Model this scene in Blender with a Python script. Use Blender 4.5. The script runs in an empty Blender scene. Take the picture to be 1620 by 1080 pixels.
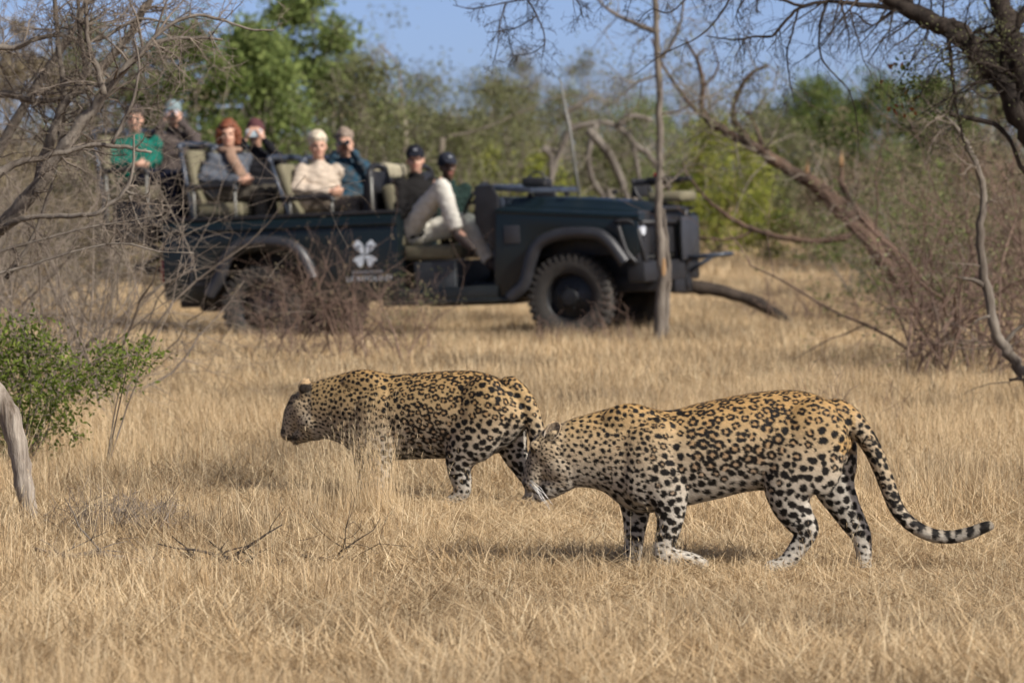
import bpy, bmesh, math, random
import numpy as np
from mathutils import Vector, Matrix, Euler, kdtree, noise as mnoise

PI = math.pi
rad = math.radians
SC = bpy.context.scene
COL = SC.collection

# ------------------------------------------------------------------ camera
F_PX = 6750.0                       # focal length in pixels of a 1620 wide frame
CAM_H = 1.58
PITCH = math.atan(266.0 / F_PX)
cam_data = bpy.data.cameras.new('camera')
cam = bpy.data.objects.new('camera', cam_data)
COL.objects.link(cam)
cam.location = (0, 0, CAM_H)
cam.rotation_euler = (PI / 2 - PITCH, 0, 0)
cam_data.sensor_width = 36.0
cam_data.lens = 36.0 * F_PX / 1620.0
cam_data.clip_start = 0.5
cam_data.clip_end = 3000
cam_data.dof.use_dof = True
cam_data.dof.focus_distance = 18.1
cam_data.dof.aperture_fstop = 4.8
SC.camera = cam
SC.render.resolution_x = 1024
SC.render.resolution_y = 682

# ------------------------------------------------------------------ light
SUN_EL, SUN_AZ = rad(38), rad(128)   # azimuth clockwise from +Y: behind the camera, to the right
world = bpy.data.worlds.new('World')
SC.world = world
world.use_nodes = True
wn = world.node_tree.nodes
wl = world.node_tree.links
bg = wn['Background']
sky = wn.new('ShaderNodeTexSky')
sky.sky_type = 'NISHITA'
sky.sun_disc = False
sky.sun_elevation = SUN_EL
sky.sun_rotation = SUN_AZ
sky.air_density = 0.2
sky.dust_density = 1.0
sky.ozone_density = 1.0
wl.new(sky.outputs[0], bg.inputs[0])
bg.inputs[1].default_value = 0.135
sun_data = bpy.data.lights.new('sun', 'SUN')
sun_data.energy = 4.3
sun_data.angle = rad(3.5)
sun_data.color = (1.0, 0.94, 0.85)
sun = bpy.data.objects.new('sun', sun_data)
COL.objects.link(sun)
sun_dir = Vector((math.sin(SUN_AZ) * math.cos(SUN_EL), math.cos(SUN_AZ) * math.cos(SUN_EL), math.sin(SUN_EL)))
sun.rotation_euler = sun_dir.to_track_quat('Z', 'Y').to_euler()
sun.location = (20, -20, 30)
SC.view_settings.view_transform = 'Standard'
SC.view_settings.look = 'None'
SC.view_settings.exposure = 0.45
SC.view_settings.gamma = 1.0
SC.view_settings.use_curve_mapping = False
SC.cycles.use_denoising = True
SC.cycles.use_adaptive_sampling = True
SC.cycles.adaptive_threshold = 0.02
SC.cycles.max_bounces = 4
SC.cycles.diffuse_bounces = 2
SC.cycles.glossy_bounces = 2
SC.cycles.transmission_bounces = 3
SC.cycles.transparent_max_bounces = 6

# ------------------------------------------------------------------ helpers
_cp, _sp = math.cos(PITCH), math.sin(PITCH)
def at(px, py, Y):
    """point of the place at depth Y on the line of sight of photo pixel (px, py)"""
    a = (px - 810.0) / F_PX
    b = (540.0 - py) / F_PX
    d = Vector((a, _cp + b * _sp, -_sp + b * _cp))
    return Vector((0, 0, CAM_H)) + d * (Y / d.y)

def tag(o, label=None, cat=None, group=None, kind=None):
    if label: o['label'] = label
    if cat: o['category'] = cat
    if group: o['group'] = group
    if kind: o['kind'] = kind
    return o

def link_mesh(name, verts, faces, mat, parent=None, smooth=True, uv=None):
    me = bpy.data.meshes.new(name)
    if isinstance(verts, np.ndarray):
        verts = verts.tolist()
    me.from_pydata(verts, [], faces)
    if smooth:
        me.polygons.foreach_set('use_smooth', [True] * len(me.polygons))
    if mat: me.materials.append(mat)
    me.update()
    o = bpy.data.objects.new(name, me)
    COL.objects.link(o)
    if parent: o.parent = parent
    return o

def empty(name, loc=(0, 0, 0), rot=(0, 0, 0)):
    o = bpy.data.objects.new(name, None)
    COL.objects.link(o)
    o.empty_display_size = 0.2
    o.location = loc
    o.rotation_euler = rot
    return o

class MB:
    """collects shapes for one mesh"""
    def __init__(s):
        s.v = []; s.f = []
    def add(s, verts, faces):
        b = len(s.v)
        s.v.extend([tuple(p) for p in verts])
        s.f.extend([tuple(i + b for i in f) for f in faces])
    def box(s, c, size, rot=None, bevel=0.0):
        bm = bmesh.new()
        bmesh.ops.create_cube(bm, size=1.0)
        bmesh.ops.scale(bm, vec=size, verts=bm.verts)
        if bevel > 0:
            bmesh.ops.bevel(bm, geom=bm.edges[:], offset=min(bevel, 0.45 * min(size)), segments=2, profile=0.6, affect='EDGES')
        M = Matrix.Translation(c) @ (rot.to_4x4() if rot else Matrix.Identity(4))
        bm.transform(M)
        bm.verts.ensure_lookup_table()
        s.add([v.co[:] for v in bm.verts], [[v.index for v in f.verts] for f in bm.faces])
        bm.free()
    def prism(s, prof, y0, y1, bevel=0.0):
        """profile of (u, z) points swept along y"""
        bm = bmesh.new()
        a = [bm.verts.new((u, y0, z)) for u, z in prof]
        f = bm.faces.new(a)
        r = bmesh.ops.extrude_face_region(bm, geom=[f])
        vs = [g for g in r['geom'] if isinstance(g, bmesh.types.BMVert)]
        bmesh.ops.translate(bm, vec=(0, y1 - y0, 0), verts=vs)
        bmesh.ops.recalc_face_normals(bm, faces=bm.faces)
        if bevel > 0:
            es = [e for e in bm.edges if len(e.link_faces) == 2 and e.calc_face_angle(0) > 0.5]
            bmesh.ops.bevel(bm, geom=es, offset=bevel, segments=2, profile=0.6, affect='EDGES', clamp_overlap=True)
        bmesh.ops.triangulate(bm, faces=[f for f in bm.faces if len(f.verts) > 4])
        bm.verts.index_update()
        s.add([v.co[:] for v in bm.verts], [[v.index for v in f.verts] for f in bm.faces])
        bm.free()
    def tube(s, pts, radii, sides=8, cap=True, flat=None):
        v, f = tube(pts, radii, sides, cap, flat)
        s.add(v, f)
    def ellipsoid(s, c, r, rot=None, seg=16, rings=10):
        v = []; f = []
        R = rot or Matrix.Identity(3)
        c = Vector(c)
        for i in range(rings + 1):
            th = PI * i / rings
            for j in range(seg):
                ph = 2 * PI * j / seg
                p = Vector((r[0] * math.sin(th) * math.cos(ph), r[1] * math.sin(th) * math.sin(ph), r[2] * math.cos(th)))
                v.append(c + R @ p)
        for i in range(rings):
            for j in range(seg):
                k = (j + 1) % seg
                f.append((i * seg + j, (i + 1) * seg + j, (i + 1) * seg + k, i * seg + k))
        s.add(v, f)
    def build(s, name, mat, parent=None, smooth=True, auto=None):
        o = link_mesh(name, s.v, s.f, mat, parent, smooth)
        if auto is not None:
            sharp_by_angle(o.data, auto)
        return o

def sharp_by_angle(me, ang):
    bm = bmesh.new(); bm.from_mesh(me)
    for e in bm.edges:
        if len(e.link_faces) == 2 and e.calc_face_angle(0) > ang:
            e.smooth = False
    bm.to_mesh(me); bm.free()

def tube(pts, radii, sides=6, cap=True, flat=None):
    """round (or flattened) tube along a polyline; radii number, list or (a, b) pairs"""
    pts = [Vector(p) for p in pts]
    n = len(pts)
    if not isinstance(radii, (list, tuple)): radii = [radii] * n
    v = []; f = []
    t0 = (pts[1] - pts[0]).normalized()
    ref = Vector(flat) if flat is not None else (Vector((0, 0, 1)) if abs(t0.z) < 0.9 else Vector((1, 0, 0)))
    nrm = ref - t0 * ref.dot(t0)
    if nrm.length < 1e-6: nrm = Vector((1, 0, 0)) - t0 * t0.x
    nrm.normalize()
    for i in range(n):
        if i == 0: t = pts[1] - pts[0]
        elif i == n - 1: t = pts[-1] - pts[-2]
        else: t = (pts[i + 1] - pts[i]).normalized() + (pts[i] - pts[i - 1]).normalized()
        if t.length < 1e-9: t = t0
        t = t.normalized()
        if flat is not None:
            q = ref - t * ref.dot(t)
            nrm = q.normalized() if q.length > 1e-6 else nrm
        else:
            nrm = nrm - t * nrm.dot(t)
            if nrm.length < 1e-6: nrm = Vector((0.3, 0.5, 0.8)) - t * t.dot(Vector((0.3, 0.5, 0.8)))
            nrm.normalize()
        b = t.cross(nrm)
        r = radii[i]
        ra, rb = r if isinstance(r, (tuple, list)) else (r, r)
        for k in range(sides):
            a = 2 * PI * k / sides
            v.append(pts[i] + nrm * (ra * math.cos(a)) + b * (rb * math.sin(a)))
    for i in range(n - 1):
        for k in range(sides):
            l = (k + 1) % sides
            f.append((i * sides + k, i * sides + l, (i + 1) * sides + l, (i + 1) * sides + k))
    if cap:
        f.append(tuple(range(sides - 1, -1, -1)))
        f.append(tuple((n - 1) * sides + k for k in range(sides)))
    return v, f

def smooth_path(pts, n=4):
    """Catmull-Rom through points of any dimension (lists of floats)"""
    P = [np.array(p, float) for p in pts]
    P = [2 * P[0] - P[1]] + P + [2 * P[-1] - P[-2]]
    out = []
    for i in range(1, len(P) - 2):
        for k in range(n):
            t = k / n
            a, b, c, d = P[i - 1], P[i], P[i + 1], P[i + 2]
            out.append(0.5 * (2 * b + (c - a) * t + (2 * a - 5 * b + 4 * c - d) * t * t + (3 * b - a - 3 * c + d) * t ** 3))
    out.append(P[-2])
    return out

def remesh_from(mb, voxel, smooth_it=4, factor=0.5):
    """one continuous skin over overlapping closed shapes"""
    me = bpy.data.meshes.new('tmp')
    me.from_pydata(mb.v, [], mb.f)
    me.update()
    o = bpy.data.objects.new('tmp', me)
    COL.objects.link(o)
    m = o.modifiers.new('r', 'REMESH'); m.mode = 'VOXEL'; m.voxel_size = voxel; m.use_smooth_shade = True
    if smooth_it:
        m2 = o.modifiers.new('s', 'SMOOTH'); m2.factor = factor; m2.iterations = smooth_it
    dg = bpy.context.evaluated_depsgraph_get()
    ev = o.evaluated_get(dg)
    out = bpy.data.meshes.new_from_object(ev, depsgraph=dg)
    bpy.data.objects.remove(o); bpy.data.meshes.remove(me)
    return out

# ------------------------------------------------------------------ materials
def new_mat(name):
    m = bpy.data.materials.new(name); m.use_nodes = True
    nt = m.node_tree
    return m, nt.nodes, nt.links, nt.nodes['Principled BSDF']

def mat_plain(name, col, rough=0.6, metal=0.0, var=0.15, scale=12.0, bump=0.0, spec=0.5, col2=None, coat=0.0, detail=4.0):
    m, n, l, b = new_mat(name)
    tc = n.new('ShaderNodeTexCoord')
    no = n.new('ShaderNodeTexNoise'); no.inputs['Scale'].default_value = scale; no.inputs['Detail'].default_value = detail
    l.new(tc.outputs['Object'], no.inputs['Vector'])
    mix = n.new('ShaderNodeMix'); mix.data_type = 'RGBA'
    c2 = col2 or tuple(c * (1 - var) for c in col)
    c1 = col if col2 else tuple(min(1, c * (1 + var)) for c in col)
    mix.inputs[6].default_value = (*c1, 1); mix.inputs[7].default_value = (*c2, 1)
    cr = n.new('ShaderNodeMapRange'); cr.inputs[1].default_value = 0.35; cr.inputs[2].default_value = 0.65
    l.new(no.outputs[0], cr.inputs[0]); l.new(cr.outputs[0], mix.inputs[0])
    l.new(mix.outputs[2], b.inputs['Base Color'])
    b.inputs['Roughness'].default_value = rough
    b.inputs['Metallic'].default_value = metal
    b.inputs['Specular IOR Level'].default_value = spec
    b.inputs['Coat Weight'].default_value = coat
    if bump:
        bp = n.new('ShaderNodeBump'); bp.inputs['Strength'].default_value = bump; bp.inputs['Distance'].default_value = 0.01
        l.new(no.outputs[0], bp.inputs['Height']); l.new(bp.outputs[0], b.inputs['Normal'])
    return m

def mat_bark(name, c1, c2, scale=14.0, stretch=(1, 1, 0.25), bump=0.6):
    m, n, l, b = new_mat(name)
    tc = n.new('ShaderNodeTexCoord')
    mp = n.new('ShaderNodeMapping'); mp.inputs['Scale'].default_value = stretch
    no = n.new('ShaderNodeTexNoise'); no.inputs['Scale'].default_value = scale; no.inputs['Detail'].default_value = 6; no.inputs['Roughness'].default_value = 0.65
    n2 = n.new('ShaderNodeTexNoise'); n2.inputs['Scale'].default_value = 2.3; n2.inputs['Detail'].default_value = 3
    l.new(tc.outputs['Object'], mp.inputs[0]); l.new(mp.outputs[0], no.inputs['Vector']); l.new(tc.outputs['Object'], n2.inputs['Vector'])
    ad = n.new('ShaderNodeMath'); ad.operation = 'ADD'
    l.new(no.outputs[0], ad.inputs[0]); l.new(n2.outputs[0], ad.inputs[1])
    cr = n.new('ShaderNodeMapRange'); cr.inputs[1].default_value = 0.75; cr.inputs[2].default_value = 1.25
    l.new(ad.outputs[0], cr.inputs[0])
    mix = n.new('ShaderNodeMix'); mix.data_type = 'RGBA'
    mix.inputs[6].default_value = (*c1, 1); mix.inputs[7].default_value = (*c2, 1)
    l.new(cr.outputs[0], mix.inputs[0]); l.new(mix.outputs[2], b.inputs['Base Color'])
    b.inputs['Roughness'].default_value = 0.85; b.inputs['Specular IOR Level'].default_value = 0.2
    bp = n.new('ShaderNodeBump'); bp.inputs['Strength'].default_value = bump; bp.inputs['Distance'].default_value = 0.022
    l.new(no.outputs[0], bp.inputs['Height']); l.new(bp.outputs[0], b.inputs['Normal'])
    return m

def mat_leaf(name, c1, c2, trans=0.35, attr=None):
    """thin leaves: diffuse plus some light passing through; colour varies leaf by leaf"""
    m, n, l, b = new_mat(name)
    n.remove(b)
    out = n['Material Output']
    at_ = n.new('ShaderNodeAttribute'); at_.attribute_name = attr or 'tint'
    if attr == 'tint_i': at_.attribute_type = 'INSTANCER'
    mix = n.new('ShaderNodeMix'); mix.data_type = 'RGBA'
    mix.inputs[6].default_value = (*c1, 1); mix.inputs[7].default_value = (*c2, 1)
    l.new(at_.outputs['Fac'], mix.inputs[0])
    df = n.new('ShaderNodeBsdfDiffuse'); tr = n.new('ShaderNodeBsdfTranslucent')
    l.new(mix.outputs[2], df.inputs[0]); l.new(mix.outputs[2], tr.inputs[0])
    ms = n.new('ShaderNodeMixShader'); ms.inputs[0].default_value = trans
    l.new(df.outputs[0], ms.inputs[1]); l.new(tr.outputs[0], ms.inputs[2])
    l.new(ms.outputs[0], out.inputs[0])
    return m

# ------------------------------------------------------------------ ground
def gz(x, y):
    z = 0.02 * mnoise.noise(Vector((x * 0.6, y * 0.45, 3.1)))
    z -= 0.14 * math.exp(-((x + 2.3) / 1.9) ** 2 - ((y - 41.9) / 2.4) ** 2)
    if y > 60: z += 0.0012 * (y - 60) * min(1, (y - 60) / 40)
    return z

def make_ground():
    xs = np.concatenate([np.array([-1500, -600, -250, -100, -50, -25]), np.arange(-14, 14.01, 0.4), np.array([25, 50, 100, 250, 600, 1500])])
    ys = np.concatenate([np.array([-600, -100, -20, 0, 5]), np.arange(8, 60, 0.4), np.arange(60, 140, 4), np.array([160, 220, 320, 500, 900, 2500])])
    v = []; f = []
    for y in ys:
        for x in xs:
            near = abs(x) < 15 and 5 < y < 141
            v.append((x, y, gz(x, y) if near else (gz(0, min(max(y, 0), 160)) if y > 140 else 0.0)))
    nx = len(xs)
    for j in range(len(ys) - 1):
        for i in range(nx - 1):
            f.append((j * nx + i, j * nx + i + 1, (j + 1) * nx + i + 1, (j + 1) * nx + i))
    m, n, l, b = new_mat('dry_soil')
    tc = n.new('ShaderNodeTexCoord')
    n1 = n.new('ShaderNodeTexNoise'); n1.inputs['Scale'].default_value = 0.9; n1.inputs['Detail'].default_value = 5
    n2 = n.new('ShaderNodeTexNoise'); n2.inputs['Scale'].default_value = 38; n2.inputs['Detail'].default_value = 5; n2.inputs['Roughness'].default_value = 0.7
    for q in (n1, n2): l.new(tc.outputs['Object'], q.inputs['Vector'])
    r1 = n.new('ShaderNodeValToRGB')
    e = r1.color_ramp.elements
    e[0].position = 0.3; e[0].color = (0.17, 0.115, 0.065, 1)
    e[1].position = 0.72; e[1].color = (0.36, 0.25, 0.14, 1)
    l.new(n2.outputs[0], r1.inputs[0])
    r2 = n.new('ShaderNodeMix'); r2.data_type = 'RGBA'; r2.blend_type = 'MIX'
    mr = n.new('ShaderNodeMapRange'); mr.inputs[1].default_value = 0.45; mr.inputs[2].default_value = 0.7; mr.inputs[4].default_value = 0.55
    l.new(n1.outputs[0], mr.inputs[0]); l.new(mr.outputs[0], r2.inputs[0])
    l.new(r1.outputs[0], r2.inputs[6]); r2.inputs[7].default_value = (0.22, 0.165, 0.105, 1)
    l.new(r2.outputs[2], b.inputs['Base Color'])
    b.inputs['Roughness'].default_value = 0.95; b.inputs['Specular IOR Level'].default_value = 0.1
    bp = n.new('ShaderNodeBump'); bp.inputs['Distance'].default_value = 0.03; bp.inputs['Strength'].default_value = 0.7
    l.new(n2.outputs[0], bp.inputs['Height']); l.new(bp.outputs[0], b.inputs['Normal'])
    o = link_mesh('ground', v, f, m)
    o['kind'] = 'structure'
    return o
make_ground()

# ------------------------------------------------------------------ grass
def mat_grass():
    m, n, l, b = new_mat('straw_grass')
    n.remove(b)
    out = n['Material Output']
    a1 = n.new('ShaderNodeAttribute'); a1.attribute_name = 'tint'
    a2 = n.new('ShaderNodeAttribute'); a2.attribute_name = 'tint_i'; a2.attribute_type = 'INSTANCER'
    rp = n.new('ShaderNodeValToRGB'); e = rp.color_ramp.elements
    e[0].position = 0.0; e[0].color = (0.27, 0.19, 0.11, 1)
    e[1].position = 1.0; e[1].color = (0.86, 0.76, 0.56, 1)
    for p, c in ((0.3, (0.53, 0.395, 0.245)), (0.6, (0.68, 0.545, 0.365)), (0.85, (0.80, 0.68, 0.49))):
        k = e.new(p); k.color = (*c, 1)
    l.new(a1.outputs['Fac'], rp.inputs[0])
    mx = n.new('ShaderNodeMix'); mx.data_type = 'RGBA'; mx.blend_type = 'MULTIPLY'
    mx.inputs[0].default_value = 1.0
    r2 = n.new('ShaderNodeValToRGB'); e = r2.color_ramp.elements
    e[0].position = 0.0; e[0].color = (0.46, 0.44, 0.42, 1)
    e[1].position = 1.0; e[1].color = (0.99, 0.935, 0.84, 1)
    k = e.new(0.5); k.color = (0.94, 0.885, 0.80, 1)
    l.new(a2.outputs['Fac'], r2.inputs[0])
    l.new(rp.outputs[0], mx.inputs[6]); l.new(r2.outputs[0], mx.inputs[7])
    df = n.new('ShaderNodeBsdfDiffuse'); tr = n.new('ShaderNodeBsdfTranslucent')
    l.new(mx.outputs[2], df.inputs[0]); l.new(mx.outputs[2], tr.inputs[0])
    ms = n.new('ShaderNodeMixShader'); ms.inputs[0].default_value = 0.25
    l.new(df.outputs[0], ms.inputs[1]); l.new(tr.outputs[0], ms.inputs[2]); l.new(ms.outputs[0], out.inputs[0])
    return m
M_GRASS = mat_grass()

def blade(V, Fc, T, rng, base, h, w, lean, az, curl, tint, segs=4, twist=0.0):
    """curved tapering strip"""
    fa = az + PI / 2 + twist
    side = Vector((math.cos(fa), math.sin(fa), 0))
    p = Vector(base); ang = lean
    b0 = len(V)
    step = h / segs
    for i in range(segs + 1):
        ww = w * (1 - (i / segs) ** 1.6) * 0.5
        if i == segs:
            V.append(tuple(p)); T.append(tint)
        else:
            V.append(tuple(p - side * ww)); V.append(tuple(p + side * ww)); T.extend([tint, tint])
        d = Vector((math.cos(az) * math.sin(ang), math.sin(az) * math.sin(ang), math.cos(ang)))
        p = p + d * step
        ang += curl
    for i in range(segs - 1):
        a = b0 + 2 * i
        Fc.append((a, a + 1, a + 3, a + 2))
    a = b0 + 2 * (segs - 1)
    Fc.append((a, a + 1, a + 2))

def make_tuft(kind, seed):
    """a patch of grass (or one clump of tall stems)"""
    rng = random.Random(seed)
    V = []; Fc = []; T = []
    def cl(x): return min(1, max(0, x))
    def field(half, n, h0, h1, w0, w1, lean, curl, flat, segs, bare=0.0):
        for i in range(n):
            x = rng.uniform(-half, half); y = rng.uniform(-half, half)
            q = 0.5 + 0.5 * mnoise.noise(Vector((x * 5 + seed * 7.3, y * 5, 1.7)))
            if rng.random() < bare * (1 - q): continue
            tq = mnoise.noise(Vector((x * 7 + seed * 3.1, y * 7, 8.0)))
            h = h0 + (h1 - h0) * cl(0.25 + 0.8 * (q - 0.3) + rng.gauss(0, 0.22))
            tn = cl(rng.gauss(0.55 + 0.3 * tq, 0.27))
            if rng.random() < flat:
                blade(V, Fc, T, rng, (x, y, rng.uniform(0, 0.05)), rng.uniform(0.08, 0.26), rng.uniform(w0, w1), rng.uniform(0.95, 1.65), rng.random() * 6.283, rng.gauss(0, 0.14), tn, 3, rng.gauss(0, 0.5))
            else:
                blade(V, Fc, T, rng, (x, y, -0.01), h, rng.uniform(w0, w1), abs(rng.gauss(0, lean)), rng.random() * 6.283, rng.gauss(0.12, curl), tn, segs, rng.gauss(0, 0.6))
    if kind == 'short': field(0.42, 2000, 0.05, 0.15, 0.0022, 0.0042, 0.62, 0.32, 0.40, 4, 0.5)
    elif kind == 'mid': field(0.42, 1800, 0.09, 0.30, 0.0020, 0.0040, 0.52, 0.30, 0.32, 5, 0.55)
    elif kind == 'flat': field(0.42, 1700, 0.05, 0.12, 0.0025, 0.0050, 0.8, 0.3, 0.85, 4, 0.75)
    elif kind == 'midfar': field(0.65, 1700, 0.08, 0.27, 0.0045, 0.0085, 0.5, 0.25, 0.25, 3, 0.3)
    elif kind == 'far': field(1.6, 1500, 0.1, 0.34, 0.012, 0.024, 0.5, 0.25, 0.15, 3, 0.3)
    elif kind == 'tall':         # upright seeding stems
        for i in range(16):
            r = 0.09 * math.sqrt(rng.random()); a = rng.random() * 2 * PI
            h = rng.uniform(0.26, 0.56); az = rng.random() * 2 * PI; ln = abs(rng.gauss(0.16, 0.16)); cu = rng.gauss(0.05, 0.07)
            b0 = (r * math.cos(a), r * math.sin(a), -0.01)
            tn = cl(rng.gauss(0.74, 0.15))
            blade(V, Fc, T, rng, b0, h, rng.uniform(0.0018, 0.003), ln, az, cu, tn, 6, rng.gauss(0, 0.6))
            p = Vector(b0); ang = ln
            for s in range(6):
                p += Vector((math.cos(az) * math.sin(ang), math.sin(az) * math.sin(ang), math.cos(ang))) * h / 6
                ang += cu
                if s >= 3 and i % 2 == 0:
                    for q in range(3):
                        blade(V, Fc, T, rng, p + Vector((0, 0, -0.01 * q)), rng.uniform(0.015, 0.045), 0.0022, rng.uniform(0.3, 1.0), rng.random() * 2 * PI, 0.2, tn, 2)
        for i in range(14):
            r = 0.09 * math.sqrt(rng.random()); a = rng.random() * 2 * PI
            blade(V, Fc, T, rng, (r * math.cos(a), r * math.sin(a), -0.01), rng.uniform(0.12, 0.3), 0.003,
                  abs(rng.gauss(0.3, 0.3)), rng.random() * 2 * PI, rng.gauss(0.15, 0.2), cl(rng.gauss(0.6, 0.2)), 4)
    me = bpy.data.meshes.new('tuft_' + kind)
    me.from_pydata(V, [], Fc)
    at_ = me.attributes.new('tint', 'FLOAT', 'POINT')
    at_.data.foreach_set('value', T)
    me.materials.append(M_GRASS)
    return bpy.data.objects.new('tuft_' + kind, me)

def scatter_group(name, coll):
    ng = bpy.data.node_groups.new(name, 'GeometryNodeTree')
    ng.interface.new_socket('Geometry', in_out='INPUT', socket_type='NodeSocketGeometry')
    ng.interface.new_socket('Geometry', in_out='OUTPUT', socket_type='NodeSocketGeometry')
    N = ng.nodes; L = ng.links
    gi = N.new('NodeGroupInput'); go = N.new('NodeGroupOutput')
    ci = N.new('GeometryNodeCollectionInfo')
    ci.inputs['Collection'].default_value = coll
    ci.inputs['Separate Children'].default_value = True
    ci.inputs['Reset Children'].default_value = True
    ip = N.new('GeometryNodeInstanceOnPoints')
    ip.inputs['Pick Instance'].default_value = True
    def na(nm, t):
        k = N.new('GeometryNodeInputNamedAttribute'); k.data_type = t; k.inputs['Name'].default_value = nm
        return k.outputs['Attribute']
    er = N.new('FunctionNodeEulerToRotation')
    L.new(na('rot', 'FLOAT_VECTOR'), er.inputs[0])
    L.new(gi.outputs[0], ip.inputs['Points']); L.new(ci.outputs[0], ip.inputs['Instance'])
    L.new(na('idx', 'INT'), ip.inputs['Instance Index'])
    L.new(er.outputs[0], ip.inputs['Rotation'])
    L.new(na('scl', 'FLOAT_VECTOR'), ip.inputs['Scale'])
    L.new(ip.outputs[0], go.inputs[0])
    return ng

def scatter(name, pts, group, label):
    """pts: list of (x, y, z, rx, ry, rz, s, sz, idx, tint)"""
    A = np.array(pts, dtype=float)
    me = bpy.data.meshes.new(name)
    me.from_pydata(A[:, :3].tolist(), [], [])
    def put(nm, typ, arr, key):
        a = me.attributes.new(nm, typ, 'POINT'); a.data.foreach_set(key, np.ascontiguousarray(arr).ravel())
    put('rot', 'FLOAT_VECTOR', A[:, 3:6].astype(np.float32), 'vector')
    put('scl', 'FLOAT_VECTOR', np.stack([A[:, 6], A[:, 6], A[:, 7]], 1).astype(np.float32), 'vector')
    put('idx', 'INT', A[:, 8].astype(np.int32), 'value')
    put('tint_i', 'FLOAT', A[:, 9].astype(np.float32), 'value')
    me.materials.append(M_GRASS)
    o = bpy.data.objects.new(name, me)
    COL.objects.link(o)
    md = o.modifiers.new('scatter', 'NODES'); md.node_group = group
    tag(o, label, 'grass', kind='stuff')
    return o

GRASS_KINDS = ['short'] * 5 + ['flat'] * 4 + ['mid'] * 5 + ['tall'] * 4 + ['midfar'] * 4 + ['far'] * 3
grass_coll = bpy.data.collections.new('grass_tufts')
for i, k in enumerate(GRASS_KINDS):
    o = make_tuft(k, 100 + i)
    o.name = '%02d_%s' % (i, k)
    grass_coll.objects.link(o)
KIDX = {k: [i for i, q in enumerate(GRASS_KINDS) if q == k] for k in set(GRASS_KINDS)}
GRP = scatter_group('scatter_grass', grass_coll)

def n2(x, y, s, o=0.0):
    return mnoise.noise(Vector((x * s, y * s, o)))

def grass_points():
    rng = random.Random(7)
    pts = []; tall = []
    def put(lst, x, y, kind, s, sz, tint, rot=0.12):
        lst.append((x, y, gz(x, y), rng.gauss(0, rot), rng.gauss(0, rot), rng.random() * 6.283, s, sz, rng.choice(KIDX[kind]), tint))
    def grid(y0, y1, step, margin, fn):
        y = y0
        while y < y1:
            hw = 0.12 * y + margin
            x = -hw
            while x < hw:
                fn(x + rng.uniform(-0.3, 0.3) * step, y + rng.uniform(-0.3, 0.3) * step)
                x += step
            y += step
    def tint_at(x, y):
        return min(1, max(0, 0.50 + 0.95 * n2(x, y, 0.45, 9) + 0.65 * n2(x, y, 1.5, 2) + rng.gauss(0, 0.08)))
    def near(x, y):
        px = 810 + x / y * F_PX
        cat = (14.4 < y < 18.6 and x > -0.4) or (18.6 < y < 21.2 and -1.5 < x < 0.9)
        left = 17.5 < y < 30 and px < 470
        p = n2(x, y, 0.7) + 0.4 * n2(x, y, 2.3, 5)
        kind = 'mid' if (p + (0.55 if left else 0) + (0.2 if y > 21.5 else 0)) > 0.12 and not cat else 'short'
        if n2(x, y, 1.1, 21) + 0.4 * n2(x, y, 3.0, 4) < -0.08 and not cat: kind = 'flat'
        sz = rng.uniform(0.8, 1.3) * (0.60 if cat else 1.0)
        stick = 16.2 < y < 17.5 and 30 < px < 620
        if stick: kind = 'short'; sz *= 0.72
        put(pts, x, y, kind, rng.uniform(0.95, 1.12), sz, tint_at(x, y), 0.03)
        for k in range(2):
            if rng.random() < (0.05 if cat or stick else 0.34 + 0.6 * max(0, p)):
                put(tall, x + rng.uniform(-.3, .3), y + rng.uniform(-.3, .3), 'tall', rng.uniform(0.7, 1.0), rng.uniform(0.45, 0.95), min(1, tint_at(x, y) + 0.15), 0.1)
    def stems(x, y):                          # weeds and odd stalks
        if rng.random() < 0.35: put(tall, x, y, 'tall', rng.uniform(0.5, 0.8), rng.uniform(0.6, 1.15), rng.choice((0.05, 0.2, 0.95)), 0.15)
    grid(18.5, 33, 0.8, 1.0, stems)
    grid(9.5, 31, 0.56, 1.3, near)
    grid(31, 62, 0.9, 1.6, lambda x, y: put(pts, x, y, 'midfar', rng.uniform(0.95, 1.15), rng.uniform(0.6, 1.15), tint_at(x, y), 0.03))
    grid(62, 165, 2.3, 4, lambda x, y: put(pts, x, y, 'far', rng.uniform(0.95, 1.2), rng.uniform(0.6, 1.1), tint_at(x * .4, y * .4), 0.02))
    # the tall clump that hides the left cat's forelegs
    c = at(590, 800, 19.75)
    for k in range(24):
        put(tall, c.x + rng.gauss(0, 0.09), c.y + rng.gauss(0, 0.12), 'tall', rng.uniform(0.5, 0.8), rng.uniform(0.75, 1.12), 0.9, 0.06)
    for k in range(8):
        put(tall, c.x - 0.25 + rng.gauss(0, 0.1), c.y + rng.gauss(0, 0.15), 'tall', 0.6, rng.uniform(0.6, 0.8), 0.8, 0.1)
    # coarse clump close to the lens at the lower left
    for k in range(16):
        y = rng.uniform(9.6, 11.2); x = (rng.uniform(-40, 330) - 810) / F_PX * y
        put(pts, x, y, 'mid', 0.8, rng.uniform(1.1, 1.6), rng.uniform(0.6, 1.0), 0.05)
    # a few stems in front of the cats
    for px, y, h in ((540, 19.6, .55), (480, 19.5, .6), (640, 19.6, .6), (700, 19.5, .62), (760, 19.4, .55), (860, 16.4, .5), (1010, 16.6, .55), (1290, 16.5, .5), (1340, 16.6, .5), (1060, 16.3, .5), (930, 16.2, .55), (1200, 16.2, .5)):
        put(tall, (px - 810) / F_PX * y, y, 'tall', 0.6, h, 0.85, 0.1)
    return pts, tall
gp, gt = grass_points()
scatter('dry_grass', gp, GRP, 'short tangled straw-coloured dry grass covering the clearing')
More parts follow.
